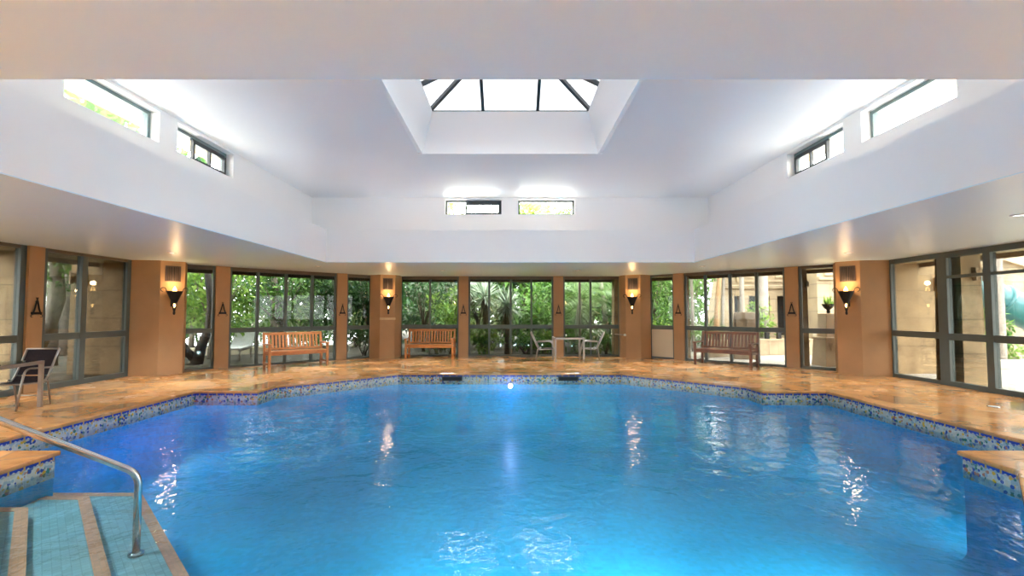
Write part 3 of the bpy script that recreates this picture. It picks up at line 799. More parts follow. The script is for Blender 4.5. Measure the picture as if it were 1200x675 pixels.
for x, y, t in ((-4.75, 3.4, 'above the pool entry steps'), (-6.4, 5.0, 'above the left patio table'), (-6.6, 1.6, 'at the left behind the camera'), (6.6, 1.6, 'at the right behind the camera'), (-2.4, .4, 'just behind the camera at left'), (2.4, .4, 'just behind the camera at right')):
    downlight(x, y, 'added recessed downlight in the low ceiling '+t, (900 if x < 0 else 720) if y < 2 else 200)
dk = thing('floor_drain', (7.3, 7.2, 0), 'small round white drain cover in the right deck', 'drain')
MB().lathe([(.06, .002), (.06, .009), (.045, .011), (0, .011)], 20).build('cover', WHITEPL, dk, True)
MB().lathe([(.075, .001), (.075, .006), (.06, .006)], 20).build('rim', STEEL, dk, True)
hk = thing('door_handle_rail', (3.62, 14.95, .72), 'white knobbed short rail low on the far corner column', 'grab rail', 0)
MB().tube([(-.30, .1, .02), (0, -.03, .0)], .014, 8).build('rod', ALU, hk, True)
MB().lathe([(0, -.04), (.045, -.03), (.055, 0), (.045, .03), (0, .04)], 14, (0, -.045, 0)).build('round_end', WHITEPL, hk, True)

# ------------------------------------------------------------------ furniture
def make_bench(loc, rz, label, wood, group='slatted garden benches'):
    o = thing('garden_bench', loc, label, 'bench', rz, group)
    W, D = 1.5, .56; hx = W/2-.03
    for s in (-1, 1):
        MB().box((s*hx, -D/2+.03, .30), (.06, .06, .60)).build('leg', wood, o, bevel=.005)
        MB().bar((s*hx, D/2-.05, 0), (s*hx, D/2-.05, .42), .06, .06).bar((s*hx, D/2-.05, .40), (s*hx, D/2+.05, .90), .06, .05).build('leg', wood, o, bevel=.005)
        MB().box((s*hx, -.02, .615), (.075, D+.03, .03)).box((s*hx, -D/2-.0, .612), (.075, .06, .035)).build('armrest', wood, o, bevel=.006)
        MB().box((s*hx, 0, .12), (.035, D-.08, .045)).build('stretcher', wood, o)
        MB().box((s*hx, 0, .37), (.035, D-.1, .07)).build('side_rail', wood, o)
    MB().box((0, -D/2+.03, .375), (W-.12, .03, .075)).build('front_rail', wood, o, bevel=.004)
    MB().box((0, D/2-.05, .375), (W-.12, .03, .07)).build('rear_rail', wood, o)
    sm = MB()
    for k in range(6): sm.box((0, -D/2+.03+k*.085, .425), (W-.04 if k else W-.13, .07, .022))
    sm.build('seat', wood, o, bevel=.003)
    bk = MB(); y = lambda z: D/2-.05+.10*(z-.40)/.5
    for k in range(15):
        x = -hx+.03+ (k+1)*(W-.12)/16
        bk.bar((x, y(.47), .47), (x, y(.85), .85), .052, .016)
    bk.build('back_slats', wood, o)
    MB().bar((-hx+.03, y(.865), .865), (hx-.03, y(.865), .865), .034, .07).build('top_rail', wood, o, bevel=.006)
    MB().bar((-hx+.03, y(.475), .475), (hx-.03, y(.475), .475), .034, .045).build('lower_back_rail', wood, o)
    MB().bar((0, y(.47), .47), (0, y(.85), .85), .05, .026).build('centre_post', wood, o)
    return o
b1 = make_bench((-5.66, 12.55, 0), math.radians(41), 'orange varnished slatted bench before the left bay window', TEAK)
clone(b1, (-2.5, 14.85, 0), 0, 'orange varnished slatted bench against the far window')
make_bench((5.78, 12.74, 0), math.radians(-45), 'dark red slatted bench before the courtyard window', REDWOOD)

def make_chair(loc, rz, label):
    o = thing('patio_chair', loc, label, 'chair', rz, 'aluminium patio chairs with dark sling')
    w = .27
    for s in (-1, 1):
        x = s*w
        a = [(x, -.34, 0), (x, -.27, .42), (x, -.245, .54)]
        MB().tube([a[0], a[1]]+arc(a[1], (x, -.21, .655), (x, .24, .63), .10)+[(x, .24, .63)], .015, 8).build('leg', ALU, o, True)
        MB().tube([(x*.93, .29, 0), (x*.93, .22, .40), (x*.93, .12, .43)], .014, 8).build('leg', ALU, o, True)
        MB().tube([(x*.9, -.27, .41), (x*.9, .16, .385), (x*.9, .24, .50), (x*.9, .43, .93)], .015, 8).build('side_frame', ALU, o, True)
    MB().tube([(-w*.9, .43, .93), (w*.9, .43, .93)], .015, 8).build('top_bar', ALU, o, True)
    MB().tube([(-w, -.27, .41), (w, -.27, .41)], .014, 8).build('front_bar', ALU, o, True)
    MB().tube([(-w*.93, .265, .15), (w*.93, .265, .15)], .010, 8).build('cross_bar', ALU, o, True)
    m = MB(); q = w*.87; pr = [(.43, .915), (.34, .715), (.245, .51)]
    seat = [(.235, .485), (.16, .40), (0, .392), (-.26, .418)]
    def sheet(p, t=.006):
        mm = MB(); vs = []
        for y, z in p: vs += [(-q, y, z), (q, y, z)]
        kk = len(vs)
        vs += [(a, b-.0, c-t) for a, b, c in vs]
        fs = []
        for i in range(len(p)-1):
            fs += [(2*i, 2*i+1, 2*i+3, 2*i+2), (kk+2*i+2, kk+2*i+3, kk+2*i+1, kk+2*i), (2*i, 2*i+2, kk+2*i+2, kk+2*i), (2*i+1, kk+2*i+1, kk+2*i+3, 2*i+3)]
        fs += [(0, kk, kk+1, 1), (kk-2, kk-1, 2*kk-1, 2*kk-2)]
        return mm.add(vs, fs)
    sheet(pr).build('backrest', SLING, o); sheet(seat).build('seat', SLING, o)
    return o
def make_table(loc, rz, label, w, h):
    o = thing('patio_table', loc, label, 'table', rz, 'square glass patio tables')
    e = w/2
    for sx in (-1, 1):
        for sy in (-1, 1): MB().span((sx*e-sx*.05, sy*e-sy*.05, 0), (sx*e, sy*e, h-.02)).build('leg', ALU, o, bevel=.004)
    f = MB()
    for sy in (-1, 1):
        f.span((-e, sy*e-sy*.05, h-.055), (e, sy*e, h-.005)); f.span((sy*e-sy*.05, -e+.05, h-.055), (sy*e, e-.05, h-.005))
    f.build('top_frame', ALU, o)
    MB().span((-e+.03, -e+.03, h-.005), (e-.03, e-.03, h+.002)).build('glass_top', TABLEGLASS, o)
    return o
make_table((-7.44, 6.66, 0), math.radians(13), 'square glass topped patio table beside the left glass wall', .94, .70)
ch = make_chair((-7.40, 7.15, 0), math.radians(6), 'patio chair with dark sling tucked behind the left glass table')
ch.scale = (.95, .95, .91)
make_table((1.70, 13.98, 0), 0, 'square glass topped patio table in front of the far window', .86, .71)
clone(ch, (1.02, 13.95, 0), math.radians(84), 'patio chair on the left side of the far table')
clone(ch, (2.36, 14.02, 0), math.radians(-98), 'patio chair on the right side of the far table')

# ------------------------------------------------------------------ outdoors: ground and masonry
gd = fill_mesh([[(60, -20), (60, 70), (-60, 70), (-60, -20)], offset_poly(ROOM, .08)], -.06, 'ground', SOIL)
tag(gd, 'dark leaf littered garden soil outside the windows', 'ground', kind='structure')
pv = MB((14, 10, -.05)).prism([(8.75, 2), (8.75, 11.0), (8.1, 11.75), (4.7, 15.1), (5.2, 18.4), (24, 20), (24, 2)], -.06, -.02).build('path', PAVE)
tag(pv, 'pale stone courtyard paving outside the right windows', 'paving', kind='structure')

def pylon(x0, x1, y0, y1, h, label, motif=None, batter=.06, mat=None):
    cx, cy = (x0+x1)/2, (y0+y1)/2
    o = thing('sandstone_pylon', (cx, cy, -.03), label, 'stone pylon')
    hx, hy = (x1-x0)/2, (y1-y0)/2
    vs = [(-hx, -hy, 0), (hx, -hy, 0), (hx, hy, 0), (-hx, hy, 0), (-hx+batter, -hy+batter*.5, h), (hx-batter, -hy+batter*.5, h), (hx-batter, hy-batter*.5, h), (-hx+batter, hy-batter*.5, h)]
    MB().add(vs, [(3, 2, 1, 0), (4, 5, 6, 7), (0, 1, 5, 4), (1, 2, 6, 5), (2, 3, 7, 6), (3, 0, 4, 7)]).build('shaft', mat or STONE, o)
    if motif:
        mx, mz, sz = motif     # square carved boss
        yb = -hy+batter*.5*mz/h
        f = MB()
        t = sz*.28
        f.span((mx-sz, yb-.09, mz-sz), (mx-sz+t, yb+.03, mz+sz)).span((mx+sz-t, yb-.09, mz-sz), (mx+sz, yb+.03, mz+sz)).span((mx-sz+t, yb-.09, mz+sz-t), (mx+sz-t, yb+.03, mz+sz))
        f.build('carved_boss', STELE, o, bevel=.01)
    return o
pylon(-10.42, -8.80, 11.15, 12.0, 4.2, 'sandstone block pylon outside the left window beside the column', (-.62, 2.28, .15), .03)
pylon(-11.4, -9.35, 8.9, 9.5, 4.2, 'sandstone block pylon outside the left window beyond the pilaster', None, .03)
pylon(8.80, 10.45, 11.2, 12.0, 4.2, 'broad sandstone pylon outside the right window next to the column', (.60, 2.12, .16), .05)
pylon(8.74, 9.2, 9.15, 9.75, 4.2, 'narrow sandstone pylon with carved square boss outside the right door', (.14, 2.2, .13), .06)
pylon(5.22, 5.62, 14.75, 15.2, 3.2, 'slim sandstone buttress outside left of the dark red bench', (0, 2.15, .1), .03)
pylon(7.62, 7.80, 12.35, 12.6, 3.2, 'slim sandstone buttress outside between pilaster and torch pedestal', (0, 2.2, .07), .02)
pylon(3.55, 3.86, 16.2, 16.6, 3.2, 'slim sandstone buttress outside the far window by the corner column', None, .03)

# temple facade across the courtyard
tm = thing('temple_building', (12.5, 19.4, -.03), 'pale sandstone temple style building across the courtyard', 'building')
Y = 19.0; O = tm.location
wm = MB(O)
def tw(x0, x1, z0, z1, y0=Y, y1=Y+.8): wm.span((x0, y0, z0), (x1, y1, z1))
opn = [(9.02, 9.40), (9.62, 10.45), (10.75, 11.45)]
xs = 8.9
for a, b in opn:
    tw(xs, a, 0, 2.1); xs = b
tw(xs, 22, 0, 2.1)
for a, b in opn: tw(a, b, 0, .5)
tw(8.75, 22, 2.1, 6.5)
wm.add([(8.0, Y-.1, 0), (8.9, Y-.1, 0), (8.9, Y+.8, 0), (8.0, Y+.8, 0), (8.62, Y, 3.2), (8.9, Y, 3.2), (8.9, Y+.8, 3.2), (8.62, Y+.8, 3.2)], [(3, 2, 1, 0), (4, 5, 6, 7), (0, 1, 5, 4), (1, 2, 6, 5), (2, 3, 7, 6), (3, 0, 4, 7)])
wm.build('wall', TEMPLE, tm)
MB(O).span((8.9, Y+.55, .5), (11.6, Y+.75, 2.1)).build('dark_interior', BLACK, tm)
MB(O).tube([(8.4, Y-.05, 2.45), (22, Y-.05, 2.45)], .09, 10).span((8.5, Y-.12, 3.35), (22, Y, 3.5)).build('cornice', TEMPLE, tm)
for k in range(9):
    x = 9.1+k*1.25
    fz = MB(O)
    fz.span((x, Y-.06, 2.66), (x+1.05, Y, 2.74)).span((x, Y-.06, 3.16), (x+1.05, Y, 3.24)).span((x, Y-.06, 2.74), (x+.09, Y, 3.16)).span((x+.96, Y-.06, 2.74), (x+1.05, Y, 3.16)).span((x+.32, Y-.05, 2.82), (x+.72, Y, 3.08))
    fz.build('frieze_panel', STELE, tm)
nb = thing('courtyard_wall', (13.5, 17.0, -.03), 'nearer sandstone wall with carved frieze behind the torch pedestal', 'wall')
MB(nb.location).span((11.2, 17.2, -.03), (17, 17.8, 6)).build('masonry', TEMPLE, nb)
MB(nb.location).span((11.2, 17.08, 2.62), (17, 17.2, 2.72)).span((11.2, 17.06, 3.3), (17, 17.2, 3.46)).build('cornice', TEMPLE, nb)
for k in range(4):
    x = 11.45+k*1.3; fz = MB(nb.location)
    fz.span((x, 17.13, 2.78), (x+1.1, 17.2, 2.86)).span((x, 17.13, 3.16), (x+1.1, 17.2, 3.24)).span((x, 17.13, 2.86), (x+.09, 17.2, 3.16)).span((x+1.01, 17.13, 2.86), (x+1.1, 17.2, 3.16)).span((x+.35, 17.15, 2.92), (x+.75, 17.2, 3.1))
    fz.build('frieze_panel', STELE, nb)
MB(nb.location).span((11.0, 16.9, -.03), (17, 17.2, .75)).build('plinth', CREAM, nb)
# planter wall with railings
pw = thing('planter_wall', (8.4, 15.9, -.02), 'low sandstone planter wall with black posts behind the dark red bench', 'planter')
path = [(6.3, 15.35), (7.4, 15.75), (8.2, 16.1), (9.1, 16.3), (10.4, 16.25)]
m = MB(pw.location)
for a, b in zip(path[:-1], path[1:]): m.bar((*a, .23), (*b, .23), .3, .5)
m.build('masonry', TEMPLE, pw)
m = MB(pw.location)
for a, b in zip(path[:-1], path[1:]): m.bar((*a, .50), (*b, .50), .36, .05)
m.build('capping', STELE, pw)
for k in range(9):
    t = k/9*3.999; i = int(t); f = t-i; a, b = path[i], path[i+1]
    MB(pw.location).box((a[0]+(b[0]-a[0])*f, a[1]+(b[1]-a[1])*f, .66), (.12, .12, .28)).build('post', BLACK, pw)
# stele
se = thing('carved_stele', (7.35, 14.85, -.02), 'round shouldered carved sandstone block behind the dark red bench', 'carved stone', math.radians(-20))
poly = [(-.33, 0), (.33, 0), (.33, 1.36)]+[(.33-.1+.1*math.cos(a), 1.36+.1*math.sin(a)) for a in [PI/2*i/4 for i in range(1, 5)]]+[(-.33+.1-.1*math.sin(a), 1.36+.1*math.cos(a)) for a in [PI/2*i/4 for i in range(5)]]
sb = MB(); n = len(poly)
sb.add([(x, -.2, z) for x, z in poly]+[(x, .2, z) for x, z in poly], [tuple(range(n)), tuple(range(2*n-1, n-1, -1))]+[(i, n+i, n+(i+1) % n, (i+1) % n) for i in range(n)])
sb.build('block', STELE, se, bevel=.015)
fr_ = MB()
for a, b in (((-.25, -.225, .2), (-.2, -.2, 1.3)), ((.05, -.225, .2), (.1, -.2, 1.3)), ((-.2, -.225, 1.25), (.05, -.2, 1.3))): fr_.span(a, b)
for k in range(5): fr_.span((.16, -.225, .35+k*.2), (.28, -.2, .45+k*.2))
fr_.build('carved_relief', STELE, se)
# torch pedestal
tp = thing('torch_pedestal', (8.72, 12.95, -.02), 'stepped sandstone pedestal with black torch bowl outside the narrow right window', 'pedestal')
MB().box((0, 0, .36), (.62, .62, .72), taper=.86).build('base_block', STELE, tp, bevel=.012)
MB().box((0, 0, .75), (.58, .58, .07)).build('capping', STELE, tp, bevel=.012)
MB().box((0, 0, 1.10), (.42, .42, .64), taper=.85).build('shaft', STELE, tp, bevel=.012)
zz = MB()
for k in range(4):
    x = -.2+k*.1; zz.bar((x, -.292, .62), (x+.05, -.305, .42), .02, .02).bar((x+.05, -.305, .42), (x+.1, -.292, .62), .02, .02)
zz.build('zigzag_relief', STELE, tp)
MB().lathe([(.02, 1.42), (.05, 1.45), (.04, 1.52), (.10, 1.56), (.16, 1.68), (.15, 1.68), (.09, 1.58), (0, 1.56)], 16).build('bowl', IRON, tp, True)
lf = MB()
for k in range(26):
    a = random.uniform(0, 2*PI); r = random.uniform(.02, .13); h = random.uniform(.1, .34)
    p = Vector((r*math.cos(a), r*math.sin(a), 1.6)); q = p+Vector((math.cos(a)*.12, math.sin(a)*.12, h)); t = Vector((-math.sin(a), math.cos(a), 0))*.03
    lf.add([p, (p+q)/2+t, q, (p+q)/2-t], [(0, 1, 2, 3)])
lf.build('bowl_plant', LEAF_LIGHT, tp)
CAN = []
# right hand: curb, distant wall and slide
cb = thing('garden_curb', (13, 11.6, -.02), 'long low cream curb edging the planting outside the right door', 'curb')
MB(cb.location).span((9.9, 12.0, -.02), (22, 12.35, .20)).build('curb_stone', CREAM, cb, bevel=.02)
gw = thing('garden_wall', (17, 18.5, -.02), 'stepped sandstone block wall behind the teal slide', 'wall')
MB(gw.location).span((15.2, 16.2, -.02), (19.4, 16.8, 3.6)).span((19.4, 16.2, -.02), (28, 16.8, 2.6)).build('masonry', TEMPLE, gw)
MB(gw.location).bar((15.0, 16.15, 3.9), (22.5, 16.15, 1.6), .3, .25).build('sloping_capping', STELE, gw)
sl = thing('water_slide', (14.5, 14.2, -.02), 'curving teal tube water slide outside the right door', 'slide')
spt = [(12.2, 14.6, 3.2), (12.8, 14.4, 2.8), (13.6, 14.2, 2.32), (14.5, 14.0, 1.78), (15.6, 13.9, 1.22), (17.0, 14.2, .9)]
MB(sl.location).tube(spt, .46, 22).build('tube', SLIDE, sl, True)
for a, b in zip(spt[1:-1], spt[2:]):
    a = Vector(a); b = Vector(b); d = (b-a).normalized()*.04
    MB(sl.location).tube([a-d, a+d], .50, 22).build('flange', SLIDE, sl, True)
for i in (2, 4):
    p = spt[i]; MB(sl.location).tube([(p[0], p[1], -.02), (p[0], p[1], p[2]-.4)], .09, 10).build('support', ALU, sl, True)
for i, (x, y, h0, r) in enumerate([(-11.8, 7.2, 8, 2.6), (-12.8, 13.2, 8.5, 2.8), (-9.6, 19.2, 8.5, 2.8)]):  # added trees, crowns above the view, to shade the left garden
    CAN.append((x, y, h0, r))
# left: pond, lounger
pn = MB((-15, 27, -.05)).prism([(-24, 20), (-7.5, 21.5), (-9, 34), (-26, 34)], -.06, -.03).build('garden_pond', PONDW)
tag(pn, 'pale sky lit pond seen through the left bay window', 'pond')
lw = thing('garden_terrace_wall', (-9.5, 17.0, -.03), 'low pale stone terrace edge outside the left bay window', 'wall')
MB(lw.location).bar((-12.5, 15.9, .06), (-6.2, 18.2, .06), .35, .28).build('coping_stone', CREAM, lw, bevel=.02)
lo_ = thing('sun_lounger', (-8.6, 14.9, -.03), 'pale canvas sun lounger outside the left bay window', 'lounger', math.radians(15))
MB().bar((-.3, -.9, .32), (-.3, .5, .32), .04, .05).bar((.3, -.9, .32), (.3, .5, .32), .04, .05).build('frame', ALU, lo_)
MB().box((0, -.2, .37), (.62, 1.4, .06)).build('mattress', FABRIC, lo_, bevel=.02)
MB().box((0, .72, .58), (.62, .7, .06), Matrix.Rotation(.75, 3, 'X')).build('backrest', FABRIC, lo_, bevel=.02)
for sx in (-1, 1):
    for y in (-.8, .45): MB().span((sx*.3-.02, y-.02, 0), (sx*.3+.02, y+.02, .3)).build('leg', ALU, lo_)

# ------------------------------------------------------------------ plants
def leaf(m, p, d, ln, w, up=None):
    d = d.normalized(); s = d.cross(Vector((0, 0, 1)))
    if s.length < .05: s = Vector((1, 0, 0))
    s.normalize(); s = (s+Vector((random.uniform(-.5, .5),)*3)).normalized()
    n = s.cross(d)
    q = p+d*ln*.45
    m.v += [p, q+s*w*.5+n*w*.12, p+d*ln-n*ln*.08, q-s*w*.5+n*w*.12]
    k = len(m.v)-4; m.f.append((k, k+1, k+2, k+3))

def rnd_dir(bias=.2):
    while True:
        v = Vector((random.uniform(-1, 1), random.uniform(-1, 1), random.uniform(-1, 1)))
        if .1 < v.length < 1: break
    v.normalize(); v.z += bias; return v.normalized()

def shrub(x, y, h, r, n, ls, mat, label, lw=.5, stems=5, trunk=0., bark=BARK, name='leafy_shrub', cat='shrub', lean=(0, 0), clusters=16, seed=0, base=.12, droop=.15, tr=.06):
    random.seed(seed*31+5)
    o = thing(name, (x, y, -.05), label, cat)
    lo, hi = (trunk*.8 if trunk else base), h
    cz = (lo+hi)/2; rz = (hi-lo)/2
    cs = []
    for _ in range(clusters):
        d = rnd_dir(0.1); k = random.uniform(.45, .92)
        cs.append(Vector((d.x*r*k+lean[0], d.y*r*k+lean[1], cz+d.z*rz*k)))
    st_ = MB()
    if trunk:
        top = Vector((lean[0], lean[1], trunk))
        st_.tube([(0, 0, 0), (lean[0]*.3+random.uniform(-.05, .05), lean[1]*.3, trunk*.5), top], [tr*1.3, tr, tr*.8], 9)
        for c in cs[::2]: st_.tube([top-Vector((0, 0, .1)), (top+c)/2+Vector((0, 0, -.05)), c], [tr*.5, tr*.35, tr*.12], 6)
    else:
        for c in cs[:stems]: st_.tube([(random.uniform(-.05, .05), random.uniform(-.05, .05), 0), (c.x*.5, c.y*.5, c.z*.55), c], [.025, .018, .008], 6)
    st_.build('trunk' if trunk else 'stem', bark, o, True)
    m = MB(); cr = min(r, rz)*.55
    for i in range(n):
        c = cs[i % clusters]; d = rnd_dir(.0)
        p = c+Vector((d.x, d.y, d.z*.8))*cr*random.random()**.45
        dd = (d+rnd_dir(-droop)*.8).normalized()
        s = ls*random.uniform(.65, 1.3)
        leaf(m, p, dd, s, s*lw)
    m.build('foliage', mat, o)
    return o

def rosette(x, y, trunk, n, ln, label, mat=LEAF_SILVER, w=.045, seed=0, name='spiky_yucca', cat='plant', heads=((0, 0, 0),), skirt=True):
    random.seed(seed)
    o = thing(name, (x, y, -.05), label, cat)
    tm_ = MB(); m = MB(); sk_ = MB()
    for hx, hy, hz in heads:
        top = Vector((hx, hy, trunk+hz))
        tm_.tube([(0, 0, 0), (hx*.4, hy*.4, (trunk+hz)*.5), top], [.09, .075, .07], 10)
        for i in range(n):
            a = random.uniform(0, 2*PI); e = math.asin(random.uniform(-.62, 1.0))
            d = Vector((math.cos(a)*math.cos(e), math.sin(a)*math.cos(e), math.sin(e)))
            s = Vector((-math.sin(a), math.cos(a), 0)); l_ = ln*random.uniform(.75, 1.1)
            dr_ = .04+.20*max(0, math.cos(e))*random.random()
            pts_ = [top+d*.05, top+d*l_*.35-Vector((0, 0, dr_*.06*l_)), top+d*l_*.7-Vector((0, 0, dr_*.3*l_)), top+d*l_-Vector((0, 0, dr_*.75*l_))]
            ws = [w*.5, w, w*.75]
            k = len(m.v)
            for p, ww in zip(pts_[:3], ws): m.v += [p-s*ww*.5, p+s*ww*.5]
            m.v.append(pts_[3])
            m.f += [(k, k+1, k+3, k+2), (k+2, k+3, k+5, k+4), (k+4, k+5, k+6)]
        if skirt:
            for i in range(n//3):
                a = random.uniform(0, 2*PI); d = Vector((math.cos(a), math.sin(a), 0)); s = Vector((-math.sin(a), math.cos(a), 0))*w*.5
                p = top+d*.08-Vector((0, 0, random.uniform(0, .4))); q = p+d*.15-Vector((0, 0, ln*random.uniform(.5, .9)))
                k = len(sk_.v); sk_.v += [p-s, p+s, q+s*.3, q-s*.3]; sk_.f.append((k, k+1, k+2, k+3))
    tm_.build('trunk', BARK, o, True); m.build('leaves', mat, o)
    if sk_.f: sk_.build('dead_leaf_skirt', leaf_mat('dry_blade', (.16, .13, .07), (.36, .30, .18)), o)
    return o

def palm(x, y, h, nf, fl, label, lean=(0, 0), tr=.13, bark=PALMBARK, mat=LEAF_PALM, seed=0, name='palm_tree', up=.55, lw=.04, nl=26, trunks=1):
    random.seed(seed)
    o = thing(name, (x, y, -.05), label, 'palm')
    for t in range(trunks):
        ox, oy = (random.uniform(-.35, .35), random.uniform(-.3, .3)) if trunks > 1 else (0, 0)
        hh = h*random.uniform(.8, 1.05) if trunks > 1 else h
        lx, ly = lean[0]+ox*1.5, lean[1]+oy
        MBt = MB(); pp = []; rr = []
        for i in range(25):
            f = i/24; pp.append((ox+lx*f*f, oy+ly*f*f, hh*f)); rr.append(tr*(1.15-.35*f)*(1.04 if i % 2 else .97))
        MBt.tube(pp, rr, 12).build('trunk', bark, o, True)
        top = Vector(pp[-1]); m = MB()
        for k in range(nf):
            a = 2*PI*k/nf+random.uniform(-.2, .2); e = random.uniform(up-.7, up+.55)
            d = Vector((math.cos(a)*math.cos(e), math.sin(a)*math.cos(e), math.sin(e))); L_ = fl*random.uniform(.8, 1.1)
            prev = None; s = Vector((-math.sin(a), math.cos(a), 0))
            P = [top+d*L_*u-Vector((0, 0, .55*L_*u*u)) for u in [i/8 for i in range(9)]]
            m.tube(P, [.018*(1-.09*i) for i in range(9)], 5, False)
            for j in range(nl):
                u = .12+.88*j/nl; i = min(7, int(u*8)); f = u*8-i; p = P[i].lerp(P[i+1], f); tn = (P[i+1]-P[i]).normalized()
                ll = L_*.32*(math.sin(PI*min(1, u*.85+.12))**.6)
                for sg in (-1, 1):
                    dd = (s*sg*.9+tn*.55-Vector((0, 0, .28+.2*random.random()))).normalized()
                    ww = tn*lw*.5; q = p+dd*ll*.55
                    k2 = len(m.v); m.v += [p, q+ww, p+dd*ll-Vector((0, 0, ll*.12)), q-ww]; m.f.append((k2, k2+1, k2+2, k2+3))
        m.build('fronds', mat, o)
    return o

# far window: spiky plants, shrubs, palms
rosette(-.12, 16.9, 1.70, 230, .85, 'large silver spiky plant centred outside the far window', seed=3, w=.055)
rosette(-.95, 17.5, 2.05, 190, 1.05, 'silver spiky plant with drooping blades left of the centre one', seed=4, heads=((0, 0, 0), (-.7, .3, .35)))
shrub(1.35, 18.2, 3.0, 1.1, 1100, .26, LEAF_MID, 'glossy broad leaved green bush right of the spiky plants', seed=11, lw=.45, clusters=22)
shrub(-.9, 17.0, .95, .75, 620, .17, LEAF_LIGHT, 'bright green low bush under the spiky plants', seed=12)
shrub(.55, 16.9, .75, .6, 480, .16, LEAF_MID, 'low green bush below the central spiky plant', seed=13)
shrub(1.3, 17.2, .9, .5, 300, .2, LEAF_LIGHT, 'small lime green plant behind the far patio chair', seed=14, lw=.3)
shrub(-2.2, 17.3, 2.5, .8, 1100, .16, LEAF_LIGHT, 'bright leafy bush behind the middle bench near the pilaster', seed=15)
shrub(-3.3, 18.0, 3.4, 1.0, 1200, .15, LEAF_DARK, 'dark leafy tree behind the middle bench', trunk=1.0, seed=16, name='dense_tree', cat='tree', clusters=24)
shrub(-2.6, 16.7, .9, .6, 500, .13, LEAF_DARK, 'low dark bush under the middle bench window', seed=17)
palm(2.55, 18.4, 2.0, 14, 2.0, 'feathery palm outside the far window behind the small table', seed=21, lean=(.2, 0), tr=.10)
palm(3.9, 19.2, 2.7, 14, 2.1, 'taller feathery palm behind the far corner buttress', seed=22, lean=(-.2, .1), tr=.11)
shrub(2.7, 17.3, .9, .7, 420, .28, LEAF_PALM, 'low strappy green clump behind the small table', seed=23, lw=.16)
shrub(3.4, 16.9, .7, .4, 240, .2, LEAF_MID, 'low green clump beside the far buttress', seed=24, lw=.25)
# pale slender trunks
def pole_tree(x, y, h, r, label, lean=(0, 0), bark=PALMBARK, seed=0):
    return palm(x, y, h, 11, 1.9, label, lean, r, bark, seed=seed)
pole_tree(1.62, 17.9, 5.2, .06, 'slender pale trunked palm by the far pilaster', seed=31)
pole_tree(2.5, 17.0, 5.4, .05, 'thin pale trunked palm in the right far window', seed=32)
# backdrop trees of the garden
BK = [(-14, 29, 8, 3.2, LEAF_DARK, 'broad dark tree at the far left beyond the pond'), (-9.5, 30, 9, 3.2, LEAF_MID, 'tall mid green tree beyond the pond'),
      (-5.4, 27, 8.5, 2.8, LEAF_DARK, 'tall dark tree far behind the left corner column'), (-2.2, 24, 8, 2.6, LEAF_DARK, 'dark tree far behind the middle bench'),
      (.6, 23.5, 8, 2.6, LEAF_MID, 'tall green tree far behind the central spiky plant'), (3.2, 24.5, 8, 2.6, LEAF_MID, 'tall green tree far behind the small table'),
      (6.2, 25.5, 8, 2.5, LEAF_PALM, 'tall pale green tree behind the right corner column'), (9.3, 27, 8.5, 2.6, LEAF_MID, 'green tree rising behind the temple building'),
      (-18, 22, 8, 3.2, LEAF_MID, 'green tree at the far left beyond the lounger'), (-20, 14, 8, 3.2, LEAF_DARK, 'dark tree beyond the left sandstone pylons')]
for i, (x, y, h, r, mt, lb) in enumerate(BK):
    shrub(x, y, 5.6, r, 3200, .42, mt, lb, trunk=.3, seed=40+i, name='background_tree', cat='tree', clusters=60, tr=.16, base=.1)
CL = ['beyond the left patio table', 'beyond the left sandstone pylon', 'beyond the left varnished bench', 'beyond the ledge column', 'beyond the central spiky plant', 'beyond the far corner buttress']
for i, ((x, y, h0, r), t) in enumerate(zip(CAN, CL)):
    shrub(x, y, h0, r, 2300, .46, LEAF_MID if i % 2 else LEAF_DARK, 'added tall shade tree with a high spreading crown '+t, trunk=4.2, seed=140+i, name='added_shade_tree', cat='tree', clusters=46, tr=.13)
UL = [(-15.5, 18.2), (-13.0, 17.8), (-9.4, 20.6), (-8.2, 20.2), (-17.5, 16.0), (-12.2, 21.8), (-13.5, 20.5), (-11.2, 19.4), (-6.6, 20.2), (-4.0, 19.6), (-2.6, 20.0), (-1.2, 19.4), (.4, 19.0), (1.6, 19.8), (3.2, 20.3), (4.6, 19.0), (5.9, 20.2)]
UT = ['at the far left edge of the garden', 'behind the boulder', 'at the middle of the pond', 'at the right half of the pond', 'beyond the left pylons', 'across the pond', 'far left by the pond', 'left of the pond', 'right of the pond', 'behind the ledge column', 'behind the middle bench', 'left of the spiky plants', 'behind the spiky plants', 'right of the spiky plants', 'behind the small table', 'behind the far corner column', 'behind the cream panelled window']
for i, ((x, y), t) in enumerate(zip(UL, UT)):
    shrub(x, y, random.uniform(1.5, 2.1), 1.05, 620, .26, [LEAF_DARK, LEAF_MID, LEAF_OLIVE][i % 3], 'dense waist high undergrowth bush '+t, seed=170+i, clusters=20)
for i, (x, y, h0, r, t) in enumerate([(-5.2, 28.5, 10.2, 2.4, 'seen through the left far clerestory window'), (1.2, 30, 9.4, 2.0, 'seen through the right far clerestory window'), (-15.5, 16.5, 9.5, 2.2, 'seen through the left clerestory windows')]):
    shrub(x, y, h0, r, 1800, .5, LEAF_LIGHT, 'very tall light green tree '+t, trunk=5.5, seed=240+i, name='tall_tree', cat='tree', clusters=40, tr=.18)
